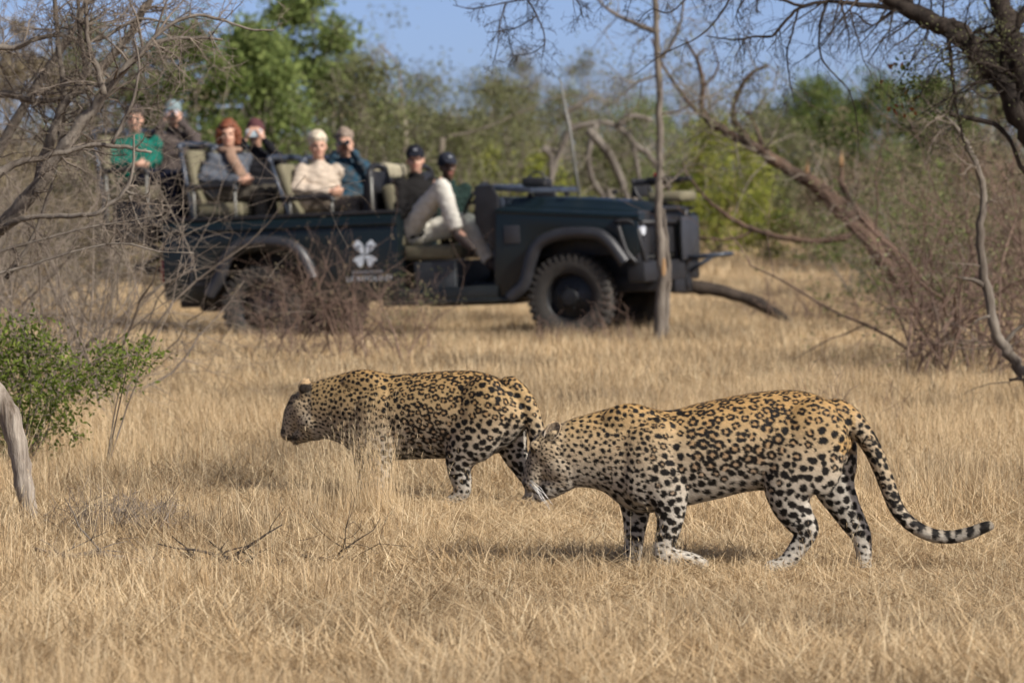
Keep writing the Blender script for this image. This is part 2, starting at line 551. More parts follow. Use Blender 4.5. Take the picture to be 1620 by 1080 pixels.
scatter('tall_grass', gt, GRP, 'taller pale seeding grass stems standing above the short grass')
# ------------------------------------------------------------------ leopards
def mat_fur():
    m, n, l, b = new_mat('leopard_fur')
    a = n.new('ShaderNodeAttribute'); a.attribute_name = 'col'
    tc = n.new('ShaderNodeTexCoord')
    no = n.new('ShaderNodeTexNoise'); no.inputs['Scale'].default_value = 160; no.inputs['Detail'].default_value = 2
    l.new(tc.outputs['Object'], no.inputs['Vector'])
    mr = n.new('ShaderNodeMapRange'); mr.inputs[3].default_value = 0.82; mr.inputs[4].default_value = 1.15
    l.new(no.outputs[0], mr.inputs[0])
    vm = n.new('ShaderNodeVectorMath'); vm.operation = 'SCALE'
    l.new(a.outputs['Color'], vm.inputs[0]); l.new(mr.outputs[0], vm.inputs['Scale'])
    l.new(vm.outputs[0], b.inputs['Base Color'])
    b.inputs['Roughness'].default_value = 0.62
    b.inputs['Specular IOR Level'].default_value = 0.18
    b.inputs['Sheen Weight'].default_value = 0.03
    return m
M_FUR = mat_fur()
M_EYE = mat_plain('amber_eye', (0.07, 0.05, 0.015), 0.08, var=0.3, scale=80)
M_WHISK = mat_plain('whisker_white', (0.8, 0.78, 0.74), 0.5, var=0.05)

def sstep(a, b, x):
    t = np.clip((x - a) / (b - a), 0, 1)
    return t * t * (3 - 2 * t)

class Cat:
    def __init__(s, X0, Y0, yaw):
        s.X0, s.Y0 = X0, Y0
        s.c, s.s = math.cos(yaw), math.sin(yaw)
        s.yaw = yaw
        s.mb = MB()
    def P(s, px, py, y=0.0):
        x = 0.0
        for _ in range(5):
            Y = s.Y0 - x * s.s + y * s.c
            X = (px - 810.0) * Y / F_PX - s.X0
            x = (X - y * s.s) / s.c
        z = CAM_H - (py - 274.0) * Y / F_PX
        return Vector((x, y, z))
    def sc(s): return s.Y0 / F_PX
    def torso(s, rows):
        """rows of (px, top, bottom, halfwidth)"""
        R = []
        for px, t, b, hw in rows:
            p = s.P(px, t); q = s.P(px, b)
            R.append((p.x, p.z, q.z, hw))
        R = smooth_path(R, 4)
        n = 28; v = []; f = []
        for x, zt, zb, hw in R:
            zc = zb + (zt - zb) * 0.52
            for k in range(n):
                a = 2 * PI * k / n
                ca, sa = math.cos(a), math.sin(a)
                e = 0.9
                yy = hw * math.copysign(abs(ca) ** e, ca)
                if sa > 0:
                    zz = zc + (zt - zc) * sa ** e
                    yy *= 1.0 - 0.18 * sa
                else:
                    zz = zc - (zc - zb) * (-sa) ** e
                    yy *= 1.0 - 0.12 * (-sa)
                v.append((x, yy, zz))
        m = len(R)
        for i in range(m - 1):
            for k in range(n):
                l = (k + 1) % n
                f.append((i * n + k, (i + 1) * n + k, (i + 1) * n + l, i * n + l))
        f.append(tuple(range(n))); f.append(tuple((m - 1) * n + k for k in range(n - 1, -1, -1)))
        s.mb.add(v, f)
    stretch = 0.0
    def limb(s, rows):
        """rows of (px, py, y, half width in px, half width across in m)"""
        R = []
        for px, py, y, w, ry in rows:
            if s.stretch and px < 1390: py = py + s.stretch * max(0, py - 800)
            p = s.P(px, py, y)
            R.append((p.x, p.y, p.z, w * s.sc(), ry))
        R = smooth_path(R, 4)
        s.mb.tube([r[:3] for r in R], [(r[4], r[3]) for r in R], 16, True, flat=(0, 1, 0))
        for r in (R[0], R[-1]):
            s.mb.ellipsoid(r[:3], (r[3] * 0.97, r[4] * 0.97, r[3] * 0.97))
    def ball(s, px, py, y, rx, ry, rz, tilt=0.0):
        rot = Matrix.Rotation(tilt, 3, 'Y')
        s.mb.ellipsoid(s.P(px, py, y), (rx * s.sc(), ry, rz * s.sc()), rot, 20, 14)
    def paw(s, px, py, y, length, dirx=-1, tilt=0.0):
        """toes of a paw with the tip at (px, py)"""
        if s.stretch: py = py + s.stretch * max(0, py - 800)
        c = s.P(px, py, y)
        for k, dy in enumerate((-0.026, -0.009, 0.009, 0.026)):
            L = length * (1.0 if k in (1, 2) else 0.82)
            s.mb.ellipsoid(c + Vector((-dirx * (length - L), dy, 0)), (0.026, 0.0125, 0.019), Matrix.Rotation(tilt, 3, 'Y'))

def ear_cup(root, base, fwd, up, hh, ww):
    up = (up - fwd * up.dot(fwd)).normalized(); sd = fwd.cross(up)
    n, m = 20, 8; v = []; f = []; col = []
    for layer in (0, 1):
        for i in range(m + 1):
            t = i / m
            for k in range(n):
                a = 2 * PI * k / n
                th = t * rad(82)
                r = math.sin(th); dp = math.cos(th)
                q = 1.0 - 0.07 * layer
                x = math.cos(a) * r * ww * q; z = math.sin(a) * r * hh * q
                if z < 0: z *= 0.75
                d = -dp * 0.020 * (q if layer == 0 else 0.62) + 0.006
                v.append(base + up * (hh * 0.42) + sd * x + up * z + fwd * d)
                if layer == 0:
                    tip = z > hh * 0.55
                    c = (0.42, 0.29, 0.16) if tip else ((0.03, 0.024, 0.02) if t < 0.85 else (0.30, 0.23, 0.15))
                else:
                    c = (0.36, 0.28, 0.19) if t > 0.8 else ((0.25, 0.19, 0.13) if (k * 7 + i * 3) % 5 else (0.15, 0.11, 0.075))
                    if t < 0.45: c = (0.17, 0.13, 0.09)
                    if z < -0.2 * hh: c = (0.40, 0.34, 0.27)
                col.append((*c, 1))
    B = (m + 1) * n
    for i in range(m):
        for k in range(n):
            l = (k + 1) % n
            f.append((i * n + k, i * n + l, (i + 1) * n + l, (i + 1) * n + k))
            f.append((B + i * n + k, B + (i + 1) * n + k, B + (i + 1) * n + l, B + i * n + l))
    for k in range(n):
        l = (k + 1) % n
        f.append((m * n + k, m * n + l, B + m * n + l, B + m * n + k))
    er = random.Random(int(hh * 1e4))
    def tuft(p, d, ln, c):
        b = len(v); s_ = d.cross(Vector((er.gauss(0, 1), er.gauss(0, 1), er.gauss(0, 1)))).normalized() * 0.0011
        v.extend([p - s_, p + s_, p + d * ln]); f.append((b, b + 1, b + 2)); col.extend([(*c, 1)] * 3)
    for k in range(260):
        i = er.randint(0, m); q = er.randint(0, n - 1); L_ = er.random() < 0.5
        p = v[(B if L_ else 0) + i * n + q]
        d = (up * er.uniform(0.2, 1.0) + fwd * (er.uniform(0.2, 0.9) if L_ else -0.3) + sd * er.gauss(0, 0.5)).normalized()
        g_ = er.uniform(0.7, 1.2)
        c = (0.40 * g_, 0.33 * g_, 0.24 * g_) if (L_ or i > m - 2) else (0.10 * g_, 0.08 * g_, 0.06 * g_)
        tuft(p, d, er.uniform(0.006, 0.016), c)
    o = link_mesh('ear', v, f, M_FUR, root)
    a = o.data.attributes.new('col', 'FLOAT_COLOR', 'POINT'); a.data.foreach_set('color', np.array(col, np.float32).ravel())

def build_cat(name, label, cat, spots, base_fn, fur_n, seed, voxel=0.0052, eye=None, whisk=None, ears=None):
    """remesh the shapes, paint rosettes, grow the coat"""
    rng = np.random.RandomState(seed)
    me = remesh_from(cat.mb, voxel, 9, 0.5)
    me.name = 'body'
    nv = len(me.vertices)
    co = np.empty(nv * 3, np.float32); me.vertices.foreach_get('co', co); co = co.reshape(-1, 3)
    no = np.empty(nv * 3, np.float32); me.vertices.foreach_get('normal', no); no = no.reshape(-1, 3)
    # rosette centres: dart throwing with a spacing that varies over the body
    order = rng.permutation(nv)[:34000]
    cen = []; crad = []; cidx = []
    carr = np.zeros((4000, 3), np.float32); nc = 0
    sp = spots(co, no)                       # spacing, radius, ring(0/1), per vertex
    for i in order:
        d = sp[0][i]
        if d <= 0: continue
        if nc:
            dd = ((carr[:nc] - co[i]) ** 2).sum(1)
            if dd.min() < d * d: continue
        carr[nc] = co[i]; nc += 1
        cidx.append(i)
        if nc >= 3990: break
    nfirst = nc; small = set()
    for i in order[::2]:                     # small extra spots in the gaps
        d = sp[0][i]
        if d <= 0 or nc >= 3990: continue
        dd = ((carr[:nc] - co[i]) ** 2).sum(1)
        if dd.min() < (0.74 * d) ** 2: continue
        carr[nc] = co[i]; nc += 1; cidx.append(i); small.add(i)
    def paint(P, N):
        black = np.zeros(len(P), np.float32); inner = np.zeros(len(P), np.float32)
        r2 = np.random.RandomState(seed + 5)
        for i in cidx:
            c = co[i]; nn = no[i]; R = sp[1][i] * r2.uniform(0.92, 1.22); ring = r2.rand() < sp[2][i]
            if i in small: ring = False; R *= 0.34 if sp[2][i] > 0.4 else 0.6
            if not ring: R = min(R, 0.0170)
            ph = r2.uniform(0, 6.28, 4); k = r2.randint(3, 6); sx = r2.uniform(0.78, 1.0)
            m = np.abs(P[:, 0] - c[0]) < 1.5 * R
            ids = np.nonzero(m)[0]
            if not len(ids): continue
            d = P[ids] - c
            ok = ((d ** 2).sum(1) < (1.5 * R) ** 2) & ((N[ids] @ nn) > 0.1)
            ids = ids[ok]
            if not len(ids): continue
            d = d[ok]
            t1 = np.array([1.0, 0, -0.25]); t1 = t1 - nn * (t1 @ nn)
            q = np.linalg.norm(t1)
            if q < 1e-3: t1 = np.array([0, 0, 1.0]) - nn * nn[2]; q = np.linalg.norm(t1)
            t1 /= q; t2 = np.cross(nn, t1)
            a_ = (d @ t1) * sx; b_ = d @ t2
            r = np.sqrt(a_ ** 2 + b_ ** 2) / R; a = np.arctan2(b_, a_)
            rr = r * (1 + 0.16 * np.sin(2 * a + ph[0]) + 0.12 * np.sin(3 * a + ph[1]) + 0.07 * np.sin(5 * a + ph[3]))
            if ring:
                nb = r2.randint(3, 6); cov = np.zeros(len(ids)); x_ = a_ / R; y_ = b_ / R
                for q in range(nb):
                    an = ph[2] + 6.283 * (q + r2.uniform(-0.22, 0.22)) / nb; rq = r2.uniform(0.56, 0.70)
                    dx = x_ - rq * np.cos(an); dy = y_ - rq * np.sin(an)
                    tt = -dx * np.sin(an) + dy * np.cos(an); nn_ = dx * np.cos(an) + dy * np.sin(an)
                    wt = r2.uniform(0.42, 0.64) * (4.0 / nb) ** 0.6; wn_ = r2.uniform(0.32, 0.41)
                    e = np.sqrt((tt / wt) ** 2 + ((nn_ + 0.35 * tt ** 2) / wn_) ** 2)
                    cov = np.maximum(cov, 1 - sstep(0.80, 1.12, e))
                inn = 1 - sstep(0.5, 0.75, r)
                inner[ids] = np.maximum(inner[ids], inn)
            else:
                rr = r * (1 + 0.11 * np.sin(2 * a + ph[0]) + 0.07 * np.sin(3 * a + ph[1]))
                cov = 1 - sstep(0.84, 1.04, rr)
            black[ids] = np.maximum(black[ids], cov)
        base, orange, dark = base_fn(P, N)
        col = base * (1 - inner[:, None] * 0.45) + inner[:, None] * 0.45 * np.array([0.36, 0.19, 0.07])
        bk = np.clip(np.maximum(black, dark), 0, 1)[:, None]
        col = col * (1 - bk) + bk * np.array([0.009, 0.0075, 0.0065])
        return col
    col = paint(co, no)
    rgba = np.ones((nv, 4), np.float32); rgba[:, :3] = col
    at_ = me.attributes.new('col', 'FLOAT_COLOR', 'POINT')
    at_.data.foreach_set('color', rgba.ravel())
    me.materials.clear(); me.materials.append(M_FUR)
    root = empty(name, (cat.X0, cat.Y0, 0), (0, 0, -cat.yaw))
    tag(root, label, 'leopard', 'leopards walking through the dry grass')
    body = bpy.data.objects.new('body', me); COL.objects.link(body); body.parent = root
    # coat of short hairs
    me.calc_loop_triangles()
    nt = len(me.loop_triangles)
    tri = np.empty(nt * 3, np.int32); me.loop_triangles.foreach_get('vertices', tri); tri = tri.reshape(-1, 3)
    A, B, C = co[tri[:, 0]], co[tri[:, 1]], co[tri[:, 2]]
    ar = np.linalg.norm(np.cross(B - A, C - A), axis=1)
    pick = rng.choice(nt, fur_n, p=ar / ar.sum())
    u = rng.rand(fur_n, 1); v = rng.rand(fur_n, 1)
    sw = (u + v) > 1; u = np.where(sw, 1 - u, u); v = np.where(sw, 1 - v, v)
    P = A[pick] + u * (B - A)[pick] + v * (C - A)[pick]
    N = no[tri[pick, 0]]
    hc = None
    flow = np.tile(np.array([[0.85, 0.0, -0.55]]), (fur_n, 1)) + rng.normal(0, 0.25, (fur_n, 3))
    flow = flow - N * (flow * N).sum(1, keepdims=True)
    flow /= np.linalg.norm(flow, axis=1, keepdims=True) + 1e-6
    hc = paint(P - flow * rng.uniform(-0.001, 0.0032, (fur_n, 1)), N)
    L = rng.uniform(0.0065, 0.0120, (fur_n, 1))
    belly = sstep(0.2, 0.8, -N[:, 2:3]) * ((P[:, 2:3] > 0.2))
    L = L * (1 + 0.8 * belly)
    tip = P + (flow * 0.92 + N * 0.2) * L
    side = np.cross(N, flow); W = 0.0012
    base1 = P - side * W; base2 = P + side * W
    verts = np.stack([base2, base1, tip], 1).reshape(-1, 3)
    fm = bpy.data.meshes.new('fur')
    fm.vertices.add(3 * fur_n); fm.vertices.foreach_set('co', verts.astype(np.float32).ravel())
    fm.loops.add(3 * fur_n); fm.loops.foreach_set('vertex_index', np.arange(3 * fur_n, dtype=np.int32))
    fm.polygons.add(fur_n)
    fm.polygons.foreach_set('loop_start', np.arange(0, 3 * fur_n, 3, dtype=np.int32))
    fm.polygons.foreach_set('use_smooth', np.ones(fur_n, bool))
    fm.update(calc_edges=True)
    hc = hc * rng.uniform(0.80, 1.20, (fur_n, 1)) * (1 + 0.16 * np.sin(P[:, 0:1] * 95 + 5 * np.sin(P[:, 2:3] * 31)) * np.sin(P[:, 2:3] * 140 + P[:, 0:1] * 60))
    cc = np.ones((fur_n, 3, 4), np.float32); cc[:, :, :3] = hc[:, None, :]; cc[:, 2, :3] = np.minimum(1, hc * 1.12)
    a2 = fm.attributes.new('col', 'FLOAT_COLOR', 'POINT'); a2.data.foreach_set('color', cc.ravel())
    nn = N * 0.9 + flow * 0.12 + rng.normal(0, 0.10, N.shape); nn /= np.linalg.norm(nn, axis=1, keepdims=True)
    fm.normals_split_custom_set_from_vertices(np.repeat(nn, 3, 0).tolist())
    fm.materials.append(M_FUR)
    fo = bpy.data.objects.new('fur', fm); COL.objects.link(fo); fo.parent = root
    fo['kind'] = 'stuff'
    for (p, r) in (eye or []):
        mb = MB(); mb.ellipsoid(p, (r, r, r)); mb.build('eye', M_EYE, root)
    for base, fwd, up, hh, ww in (ears or []):
        ear_cup(root, Vector(base), Vector(fwd).normalized(), Vector(up), hh, ww)
    for pts in (whisk or []):
        mb = MB(); mb.tube(pts, [0.0011, 0.0009, 0.0005], 4); mb.build('whisker', M_WHISK, root)
    return root

WHITE = np.array([0.47, 0.435, 0.375]); TAN = np.array([0.415, 0.285, 0.135]); ORANGE = np.array([0.41, 0.235, 0.080])

# ---- right-hand cat, broadside, nearest the camera
def right_cat():
    c = Cat((1100 - 810) * 16.95 / F_PX, 16.95, 0.0); c.stretch = 0.125
    c.torso([(878, 676, 770, .060), (890, 669, 771, .078), (908, 661, 771, .088), (930, 655, 771, .096), (955, 648, 778, .105), (980, 641, 797, .115), (1005, 638, 810, .122),
             (1030, 645, 811, .128), (1060, 649, 806, .138), (1100, 639, 797, .150), (1140, 630, 788, .155), (1180, 623, 778, .150), (1220, 618, 775, .142),
             (1260, 617, 776, .142), (1295, 625, 776, .132), (1322, 641, 758, .110), (1341, 662, 728, .072)])
    for y in (-0.055, 0.055): c.ball(1002, 672, y, 52, .045, 33, 0.15)
    c.ball(1032, 730, -.088, 46, .058, 72, 0.25)      # shoulder muscle
    c.ball(1285, 700, -.085, 56, .072, 72, 0.2)       # thigh
    c.ball(1290, 700, .080, 52, .062, 68, 0.2)
    # near foreleg pushing off, paw trailing
    c.limb([(1030, 715, -.090, 50, .058), (1045, 752, -.094, 44, .058), (1058, 788, -.095, 32, .050), (1061, 815, -.094, 23, .042), (1056, 842, -.092, 18, .036), (1049, 862, -.090, 17, .034), (1052, 874, -.090, 15, .034)])
    c.limb([(1048, 868, -.090, 15, .032), (1072, 873, -.090, 13, .034), (1098, 879, -.090, 13, .038), (1112, 884, -.090, 11, .038)])
    c.paw(1113, 884, -.090, 0.03, 1, 0.15)
    # far foreleg, straight
    c.limb([(1000, 745, .075, 42, .05), (1005, 785, .078, 30, .048), (1006, 812, .078, 22, .040), (1004, 838, .078, 17, .034), (1002, 862, .078, 15, .032), (1001, 880, .078, 15, .034)])
    c.limb([(1002, 884, .078, 12, .032), (992, 888, .078, 11, .036), (984, 889, .078, 9, .036)])
    c.paw(981, 889, .078, 0.03)
    # near hind leg
    c.limb([(1290, 690, -.085, 52, .068), (1272, 735, -.090, 62, .070), (1252, 768, -.090, 46, .062), (1252, 797, -.088, 32, .048), (1266, 820, -.086, 25, .038), (1277, 833, -.085, 20, .034), (1270, 850, -.085, 16, .030), (1256, 869, -.085, 14, .029), (1245, 881, -.085, 13, .031)])
    c.limb([(1249, 878, -.085, 13, .030), (1234, 885, -.085, 12, .036), (1221, 887, -.085, 11, .036)])
    c.paw(1217, 888, -.085, 0.03)
    # far hind leg
    c.limb([(1318, 700, .080, 40, .060), (1315, 740, .088, 42, .058), (1322, 772, .090, 33, .048), (1335, 798, .090, 26, .040), (1350, 822, .088, 21, .034), (1363, 842, .087, 17, .030), (1368, 866, .086, 13, .027), (1368, 886, .086, 13, .030)])
    c.limb([(1367, 889, .086, 12, .030), (1360, 894, .086, 11, .035), (1353, 896, .086, 9, .035)])
    c.paw(1350, 896, .086, 0.03)
    # tail
    c.limb([(1322, 655, 0, 26, .045), (1342, 664, 0, 23, .042), (1360, 678, 0, 17.5, .038), (1379, 706, 0, 15, .035), (1394, 738, 0, 14, .033), (1407, 773, 0, 13, .031), (1421, 806, 0, 12, .029), (1443, 830, 0, 11.5, .028), (1473, 846, 0, 11, .027), (1505, 850, 0, 10.5, .026), (1535, 844, 0, 10, .025), (1558, 835, 0, 9, .022), (1567, 832, 0, 8, .02)])
    # scrotum
    c.ball(1337, 702, -.01, 11, .032, 14)
    # head, low and turned a little away
    c.ball(872, 712, .0, 33, .082, 37, 0.5)
    c.ball(888, 735, .0, 36, .085, 34)
    c.limb([(872, 712, .0, 34, .080), (858, 728, .004, 26, .066), (848, 748, .006, 19, .052), (843, 764, .006, 15, .045)])
    c.ball(841, 767, .006, 16, .044, 11, 0.4)          # nose pad and upper lip
    c.limb([(892, 754, .0, 24, .066), (874, 769, .003, 18, .052), (860, 779, .005, 13, .040), (852, 785, .005, 9, .030)])
    c.ball(846, 706, -.042, 9, .020, 10)               # brow
    # ears: rounded shells
    for y, px, py in ((-.068, 878, 684), (.062, 872, 682)):
        c.ball(px - 3, py + 9, y * 0.85, 15, .018, 12, -0.8)
    S = c.sc()
    def spots(co, no):
        n = len(co)
        px = 1100 + co[:, 0] / S; z = co[:, 2]; y = co[:, 1]
        d = np.full(n, 0.0415); r = np.full(n, 0.0225); g = np.full(n, 1.0)
        def put(m, dd, rr, gg):
            d[m] = dd; r[m] = rr; g[m] = gg
        put(z > 0.60, 0.0345, 0.0178, 1.0)
        put((z < 0.40) & (px < 1230), 0.0350, 0.0160, 0.35)
        put((px < 1075) & (z > 0.2), 0.0300, 0.0140, 0.45)
        put((px < 1030) & (z > 0.2), 0.0240, 0.0098, 0.10)
        put((px < 940), 0.0222, 0.0084, 0.05)
        put((px < 900), 0.0190, 0.0070, 0)
        put((px < 872), 0.0145, 0.0052, 0)
        put((px > 1230) & (z < 0.60), 0.0375, 0.0192, 0.6)
        put((px > 1230) & (z < 0.44), 0.0370, 0.0175, 0.08)
        leg = (z < 0.27)
        put(leg & (px > 960), 0.0320, 0.0148, 0.0)
        put(leg & (px > 1180) & (px < 1345) & (z > 0.16), 0.0350, 0.0168, 0)
        put((z < 0.115), 0.0235, 0.0078, 0)
        put((z < 0.045), 0.018, 0.0050, 0)
        belly = (no[:, 2] < -0.55) & (z > 0.2) & (px > 960) & (px < 1200)
        put(belly, 0.045, 0.017, 0)
        tail = (px > 1352) & (z > 0.12) & (np.abs(y) < 0.045)
        put(tail, 0.0275, 0.0130, 0.15)
        put(tail & (px > 1450), -1, 0, 0)
        return d, r, g
    def base(P, N):
        px = 1100 + P[:, 0] / S; y = P[:, 1]; z = P[:, 2]
        k = sstep(0.20, 0.66, z) * sstep(-0.75, 0.25, N[:, 2] + 0.25)
        tail = (px > 1352) & (z > 0.1)
        k = np.where(tail, 0.55 * sstep(0.05, 0.45, z) + 0.25 * np.clip(N[:, 2] + N[:, 0] * 0.6, 0, 1), k)
        inner = ((y > 0.02) & (N[:, 1] < -0.1) & (z < 0.46) & (px > 1290)) | ((y > 0.02) & (N[:, 1] < -0.1) & (z < 0.25))
        k = np.where(inner, k * 0.12, k)
        head = px < 895
        k = np.where(head, 0.35 + 0.35 * sstep(0.38, 0.52, z), k)
        chin = (px < 905) & (z < 0.335)
        k = np.where(chin, 0.05, k)
        col = WHITE * (1 - k[:, None]) + TAN * k[:, None]
        o = sstep(0.50, 0.68, z) * sstep(0.0, 0.8, N[:, 2] + 0.15)
        o = np.where(px < 930, o * 0.4, o)
        col = col * (1 - 0.6 * o[:, None]) + ORANGE * 0.6 * o[:, None]
        col = col * np.where(tail & (px > 1440), 0.78 - 0.22 * sstep(1480, 1540, px), 1.0)[:, None]
        scr = ((px - 1337) ** 2 + ((z - (CAM_H - (702 - 274) * S)) / S) ** 2) < 15 ** 2
        col[scr] = (0.52, 0.34, 0.15)
        zz = CAM_H - z
        pyv = 274 + zz / S
        dark = np.zeros(len(P))
        # lip patch, nose, ear edge
        dark = np.maximum(dark, 1 - sstep(0.75, 1.0, np.sqrt(((px - 857) / 9.5) ** 2 + ((pyv - 776) / 9.5) ** 2)))
        dark = np.maximum(dark, 0.75 * (1 - sstep(0.7, 1.0, np.sqrt(((px - 827) / 6.0) ** 2 + ((pyv - 766) / 7.0) ** 2))))
        dark = np.maximum(dark, 0.7 * (1 - sstep(0.6, 1.0, np.sqrt(((px - 843) / 6.5) ** 2 + ((pyv - 712) / 4.0) ** 2))) * (y < 0))
        ear = (1 - sstep(0.6, 1.0, np.sqrt(((px - 873) / 13) ** 2 + ((pyv - 690) / 8) ** 2))) * (y < -0.05)
        dark = np.maximum(dark, 0.55 * ear)
        # tail rings near the tip
        rg = np.sin((px - 1450) * 0.30 + 1.2 * np.sin(px * 0.05))
        tr = sstep(-0.55, -0.15, rg) * (px > 1450) * tail * np.where(px > 1548, 1.0, sstep(-0.35, 0.25, N[:, 2] + 0.45 * np.sin(px * 0.23 + 1)))
        dark = np.maximum(dark, tr)
        return col, o, dark
    eyes = [(c.P(842, 712, -.046), 0.0065)]
    wh = []
    rng = random.Random(4)
    for k in range(9):
        a = c.P(840 + rng.uniform(-4, 6), 764 + rng.uniform(-5, 5), -.040)
        wh.append([a, a + Vector((0.02 + 0.02 * rng.random(), -0.035, -0.03)), a + Vector((0.035 + 0.05 * rng.random(), -0.05, -0.07 - 0.03 * rng.random()))])
    return build_cat('leopard', 'large leopard following close behind, head lowered, long spotted tail curling up at the tip', c, spots, base, 150000, 3, eye=eyes, whisk=wh, ears=[(c.P(868, 692, -.062), (-0.42, -0.80, 0.40), (0.42, -0.15, 0.88), .052, .032), (c.P(868, 688, .060), (-0.75, 0.55, 0.3), (0.35, 0.3, 0.9), .043, .038)])

# ---- left-hand cat, walking a little away
def left_cat():
    yaw = rad(21)
    Y0 = 20.45
    c = Cat((650 - 810) * Y0 / F_PX, Y0, yaw)
    c.torso([(484, 612, 694, .058), (498, 604, 697, .078), (515, 598, 694, .088), (540, 591, 702, .1), (560, 586, 716, .115), (580, 584, 727, .122), (600, 588, 730, .128),
             (625, 592, 728, .138), (660, 590, 726, .150), (700, 587, 725, .152), (740, 586, 725, .145), (770, 591, 722, .140), (798, 603, 708, .125), (818, 620, 692, .1), (832, 642, 676, .06)])
    for y in (-0.055, 0.055): c.ball(578, 615, y, 44, .045, 30, 0.15)
    c.ball(594, 668, -.088, 38, .058, 60, 0.2)
    c.ball(762, 655, -.085, 46, .075, 62, 0.2)
    c.ball(786, 660, .080, 40, .062, 58, 0.2)
    c.limb([(596, 655, -.09, 42, .058), (600, 695, -.092, 32, .052), (601, 728, -.090, 21, .044), (600, 755, -.09, 17, .037), (599, 778, -.09, 15, .035), (598, 788, -.09, 15, .036)])
    c.limb([(598, 790, -.09, 12, .032), (588, 794, -.09, 11, .036), (580, 795, -.09, 9, .036)])
    c.paw(576, 795, -.09, 0.03)
    c.limb([(580, 680, .075, 34, .05), (578, 712, .078, 24, .044), (577, 740, .078, 17, .036), (577, 766, .078, 14, .033), (577, 784, .078, 14, .034)])
    c.limb([(577, 786, .078, 11, .032), (566, 790, .078, 10, .036)])
    c.paw(561, 791, .078, 0.03)
    c.limb([(765, 648, -.085, 46, .07), (748, 690, -.090, 44, .068), (731, 718, -.090, 30, .056), (726, 742, -.088, 20, .044), (730, 762, -.086, 17, .035), (731, 776, -.085, 14, .030), (724, 790, -.085, 13, .030)])
    c.limb([(726, 789, -.085, 12, .030), (710, 797, -.085, 11, .036), (702, 799, -.085, 9, .036)])
    c.paw(698, 799, -.085, 0.03)
    c.limb([(798, 655, .080, 32, .058), (806, 690, .086, 30, .054), (815, 718, .088, 22, .044), (828, 742, .088, 17, .036), (840, 762, .087, 14, .030), (842, 780, .086, 12, .028), (838, 792, .086, 12, .030)])
    c.limb([(838, 792, .086, 10, .03), (826, 797, .086, 9, .035)])
    c.paw(822, 798, .086, 0.03)
    c.limb([(806, 616, 0, 22, .045), (822, 628, 0, 19, .042), (838, 650, 0, 16, .040), (848, 682, 0, 14, .038), (854, 712, 0, 13, .036), (858, 740, 0, 12, .033), (864, 762, 0, 11, .031), (872, 774, 0, 8, .02)])
    c.ball(806, 660, .0, 11, .034, 13)
    # head
    c.ball(484, 645, 0, 30, .080, 33, 0.5)
    c.ball(496, 664, 0, 30, .085, 28)
    c.limb([(482, 643, 0, 29, .078), (469, 656, 0, 22, .064), (461, 672, 0, 16, .050), (456, 684, 0, 12.5, .044)])
    c.ball(455, 687, 0, 13, .042, 9.5, 0.4)
    c.limb([(496, 676, 0, 20, .062), (482, 686, 0, 14, .050), (472, 692, 0, 10, .040), (467, 696, 0, 7.5, .030)])
    c.ball(463, 637, -.036, 8, .02, 8)
    for y, px, py in ((-.066, 482, 617), (.064, 480, 613)):
        c.ball(px, py + 8, y * 0.85, 11, .018, 10, 0.2)
    S = c.sc() * 1.07      # along the body
    def pxof(P): return 650 + (P[:, 0] * c.c + P[:, 1] * c.s) / c.sc()
    def spots(co, no):
        n = len(co)
        px = pxof(co); z = co[:, 2]; y = co[:, 1]
        d = np.full(n, 0.0350); r = np.full(n, 0.0195); g = np.full(n, 1.0)
        def put(m, dd, rr, gg):
            d[m] = dd; r[m] = rr; g[m] = gg
        put((px < 640) & (z > 0.2), 0.0300, 0.0140, 0.5)
        put((px < 600) & (z > 0.2), 0.0245, 0.0098, 0.12)
        put((px < 520), 0.0210, 0.0078, 0.05)
        put((px < 495), 0.0175, 0.0064, 0)
        put((px < 475), 0.015, 0.0048, 0)
        put((px > 715) & (z < 0.58), 0.0365, 0.0186, 0.5)
        put((px > 715) & (z < 0.42), 0.0370, 0.0180, 0.05)
        leg = (z < 0.27)
        put(leg & (px > 520), 0.0340, 0.0156, 0)
        put((z < 0.115), 0.027, 0.0090, 0)
        put((z < 0.045), 0.018, 0.0050, 0)
        tail = (px > 835) & (np.abs(y) < 0.045)
        put(tail, 0.033, 0.0135, 0.15)
        return d, r, g
    def base(P, N):
        px = pxof(P); y = P[:, 1]; z = P[:, 2]
        k = sstep(0.12, 0.55, z) * sstep(-0.75, 0.25, N[:, 2] + 0.25)
        inner = (y > 0.02) & (N[:, 1] < -0.1) & (z < 0.44) & (px > 770)
        k = np.where(inner, k * 0.1, k)
        k = np.where(px < 490, 0.45 + 0.3 * sstep(0.38, 0.52, z), k)
        col = WHITE * (1 - k[:, None]) + TAN * k[:, None]
        o = sstep(0.50, 0.66, z) * sstep(0.0, 0.8, N[:, 2] + 0.15)
        o = np.where(px < 525, o * 0.3, o)
        col = col * (1 - 0.6 * o[:, None]) + ORANGE * 0.6 * o[:, None]
        sp_ = c.P(806, 660, 0)
        scr = ((P[:, 0] - sp_.x) ** 2 + (P[:, 2] - sp_.z) ** 2 < 0.045 ** 2) & (np.abs(y) < 0.06)
        col[scr] = (0.42, 0.25, 0.10)
        pyv = 274 + (CAM_H - z) / c.sc()
        dark = np.zeros(len(P))
        dark = np.maximum(dark, 0.8 * (1 - sstep(0.7, 1.0, np.sqrt(((px - 443) / 5) ** 2 + ((pyv - 686) / 6) ** 2))))
        dark = np.maximum(dark, 0.85 * (1 - sstep(0.7, 1.0, np.sqrt(((px - 459) / 12) ** 2 + ((pyv - 697) / 4.5) ** 2))))
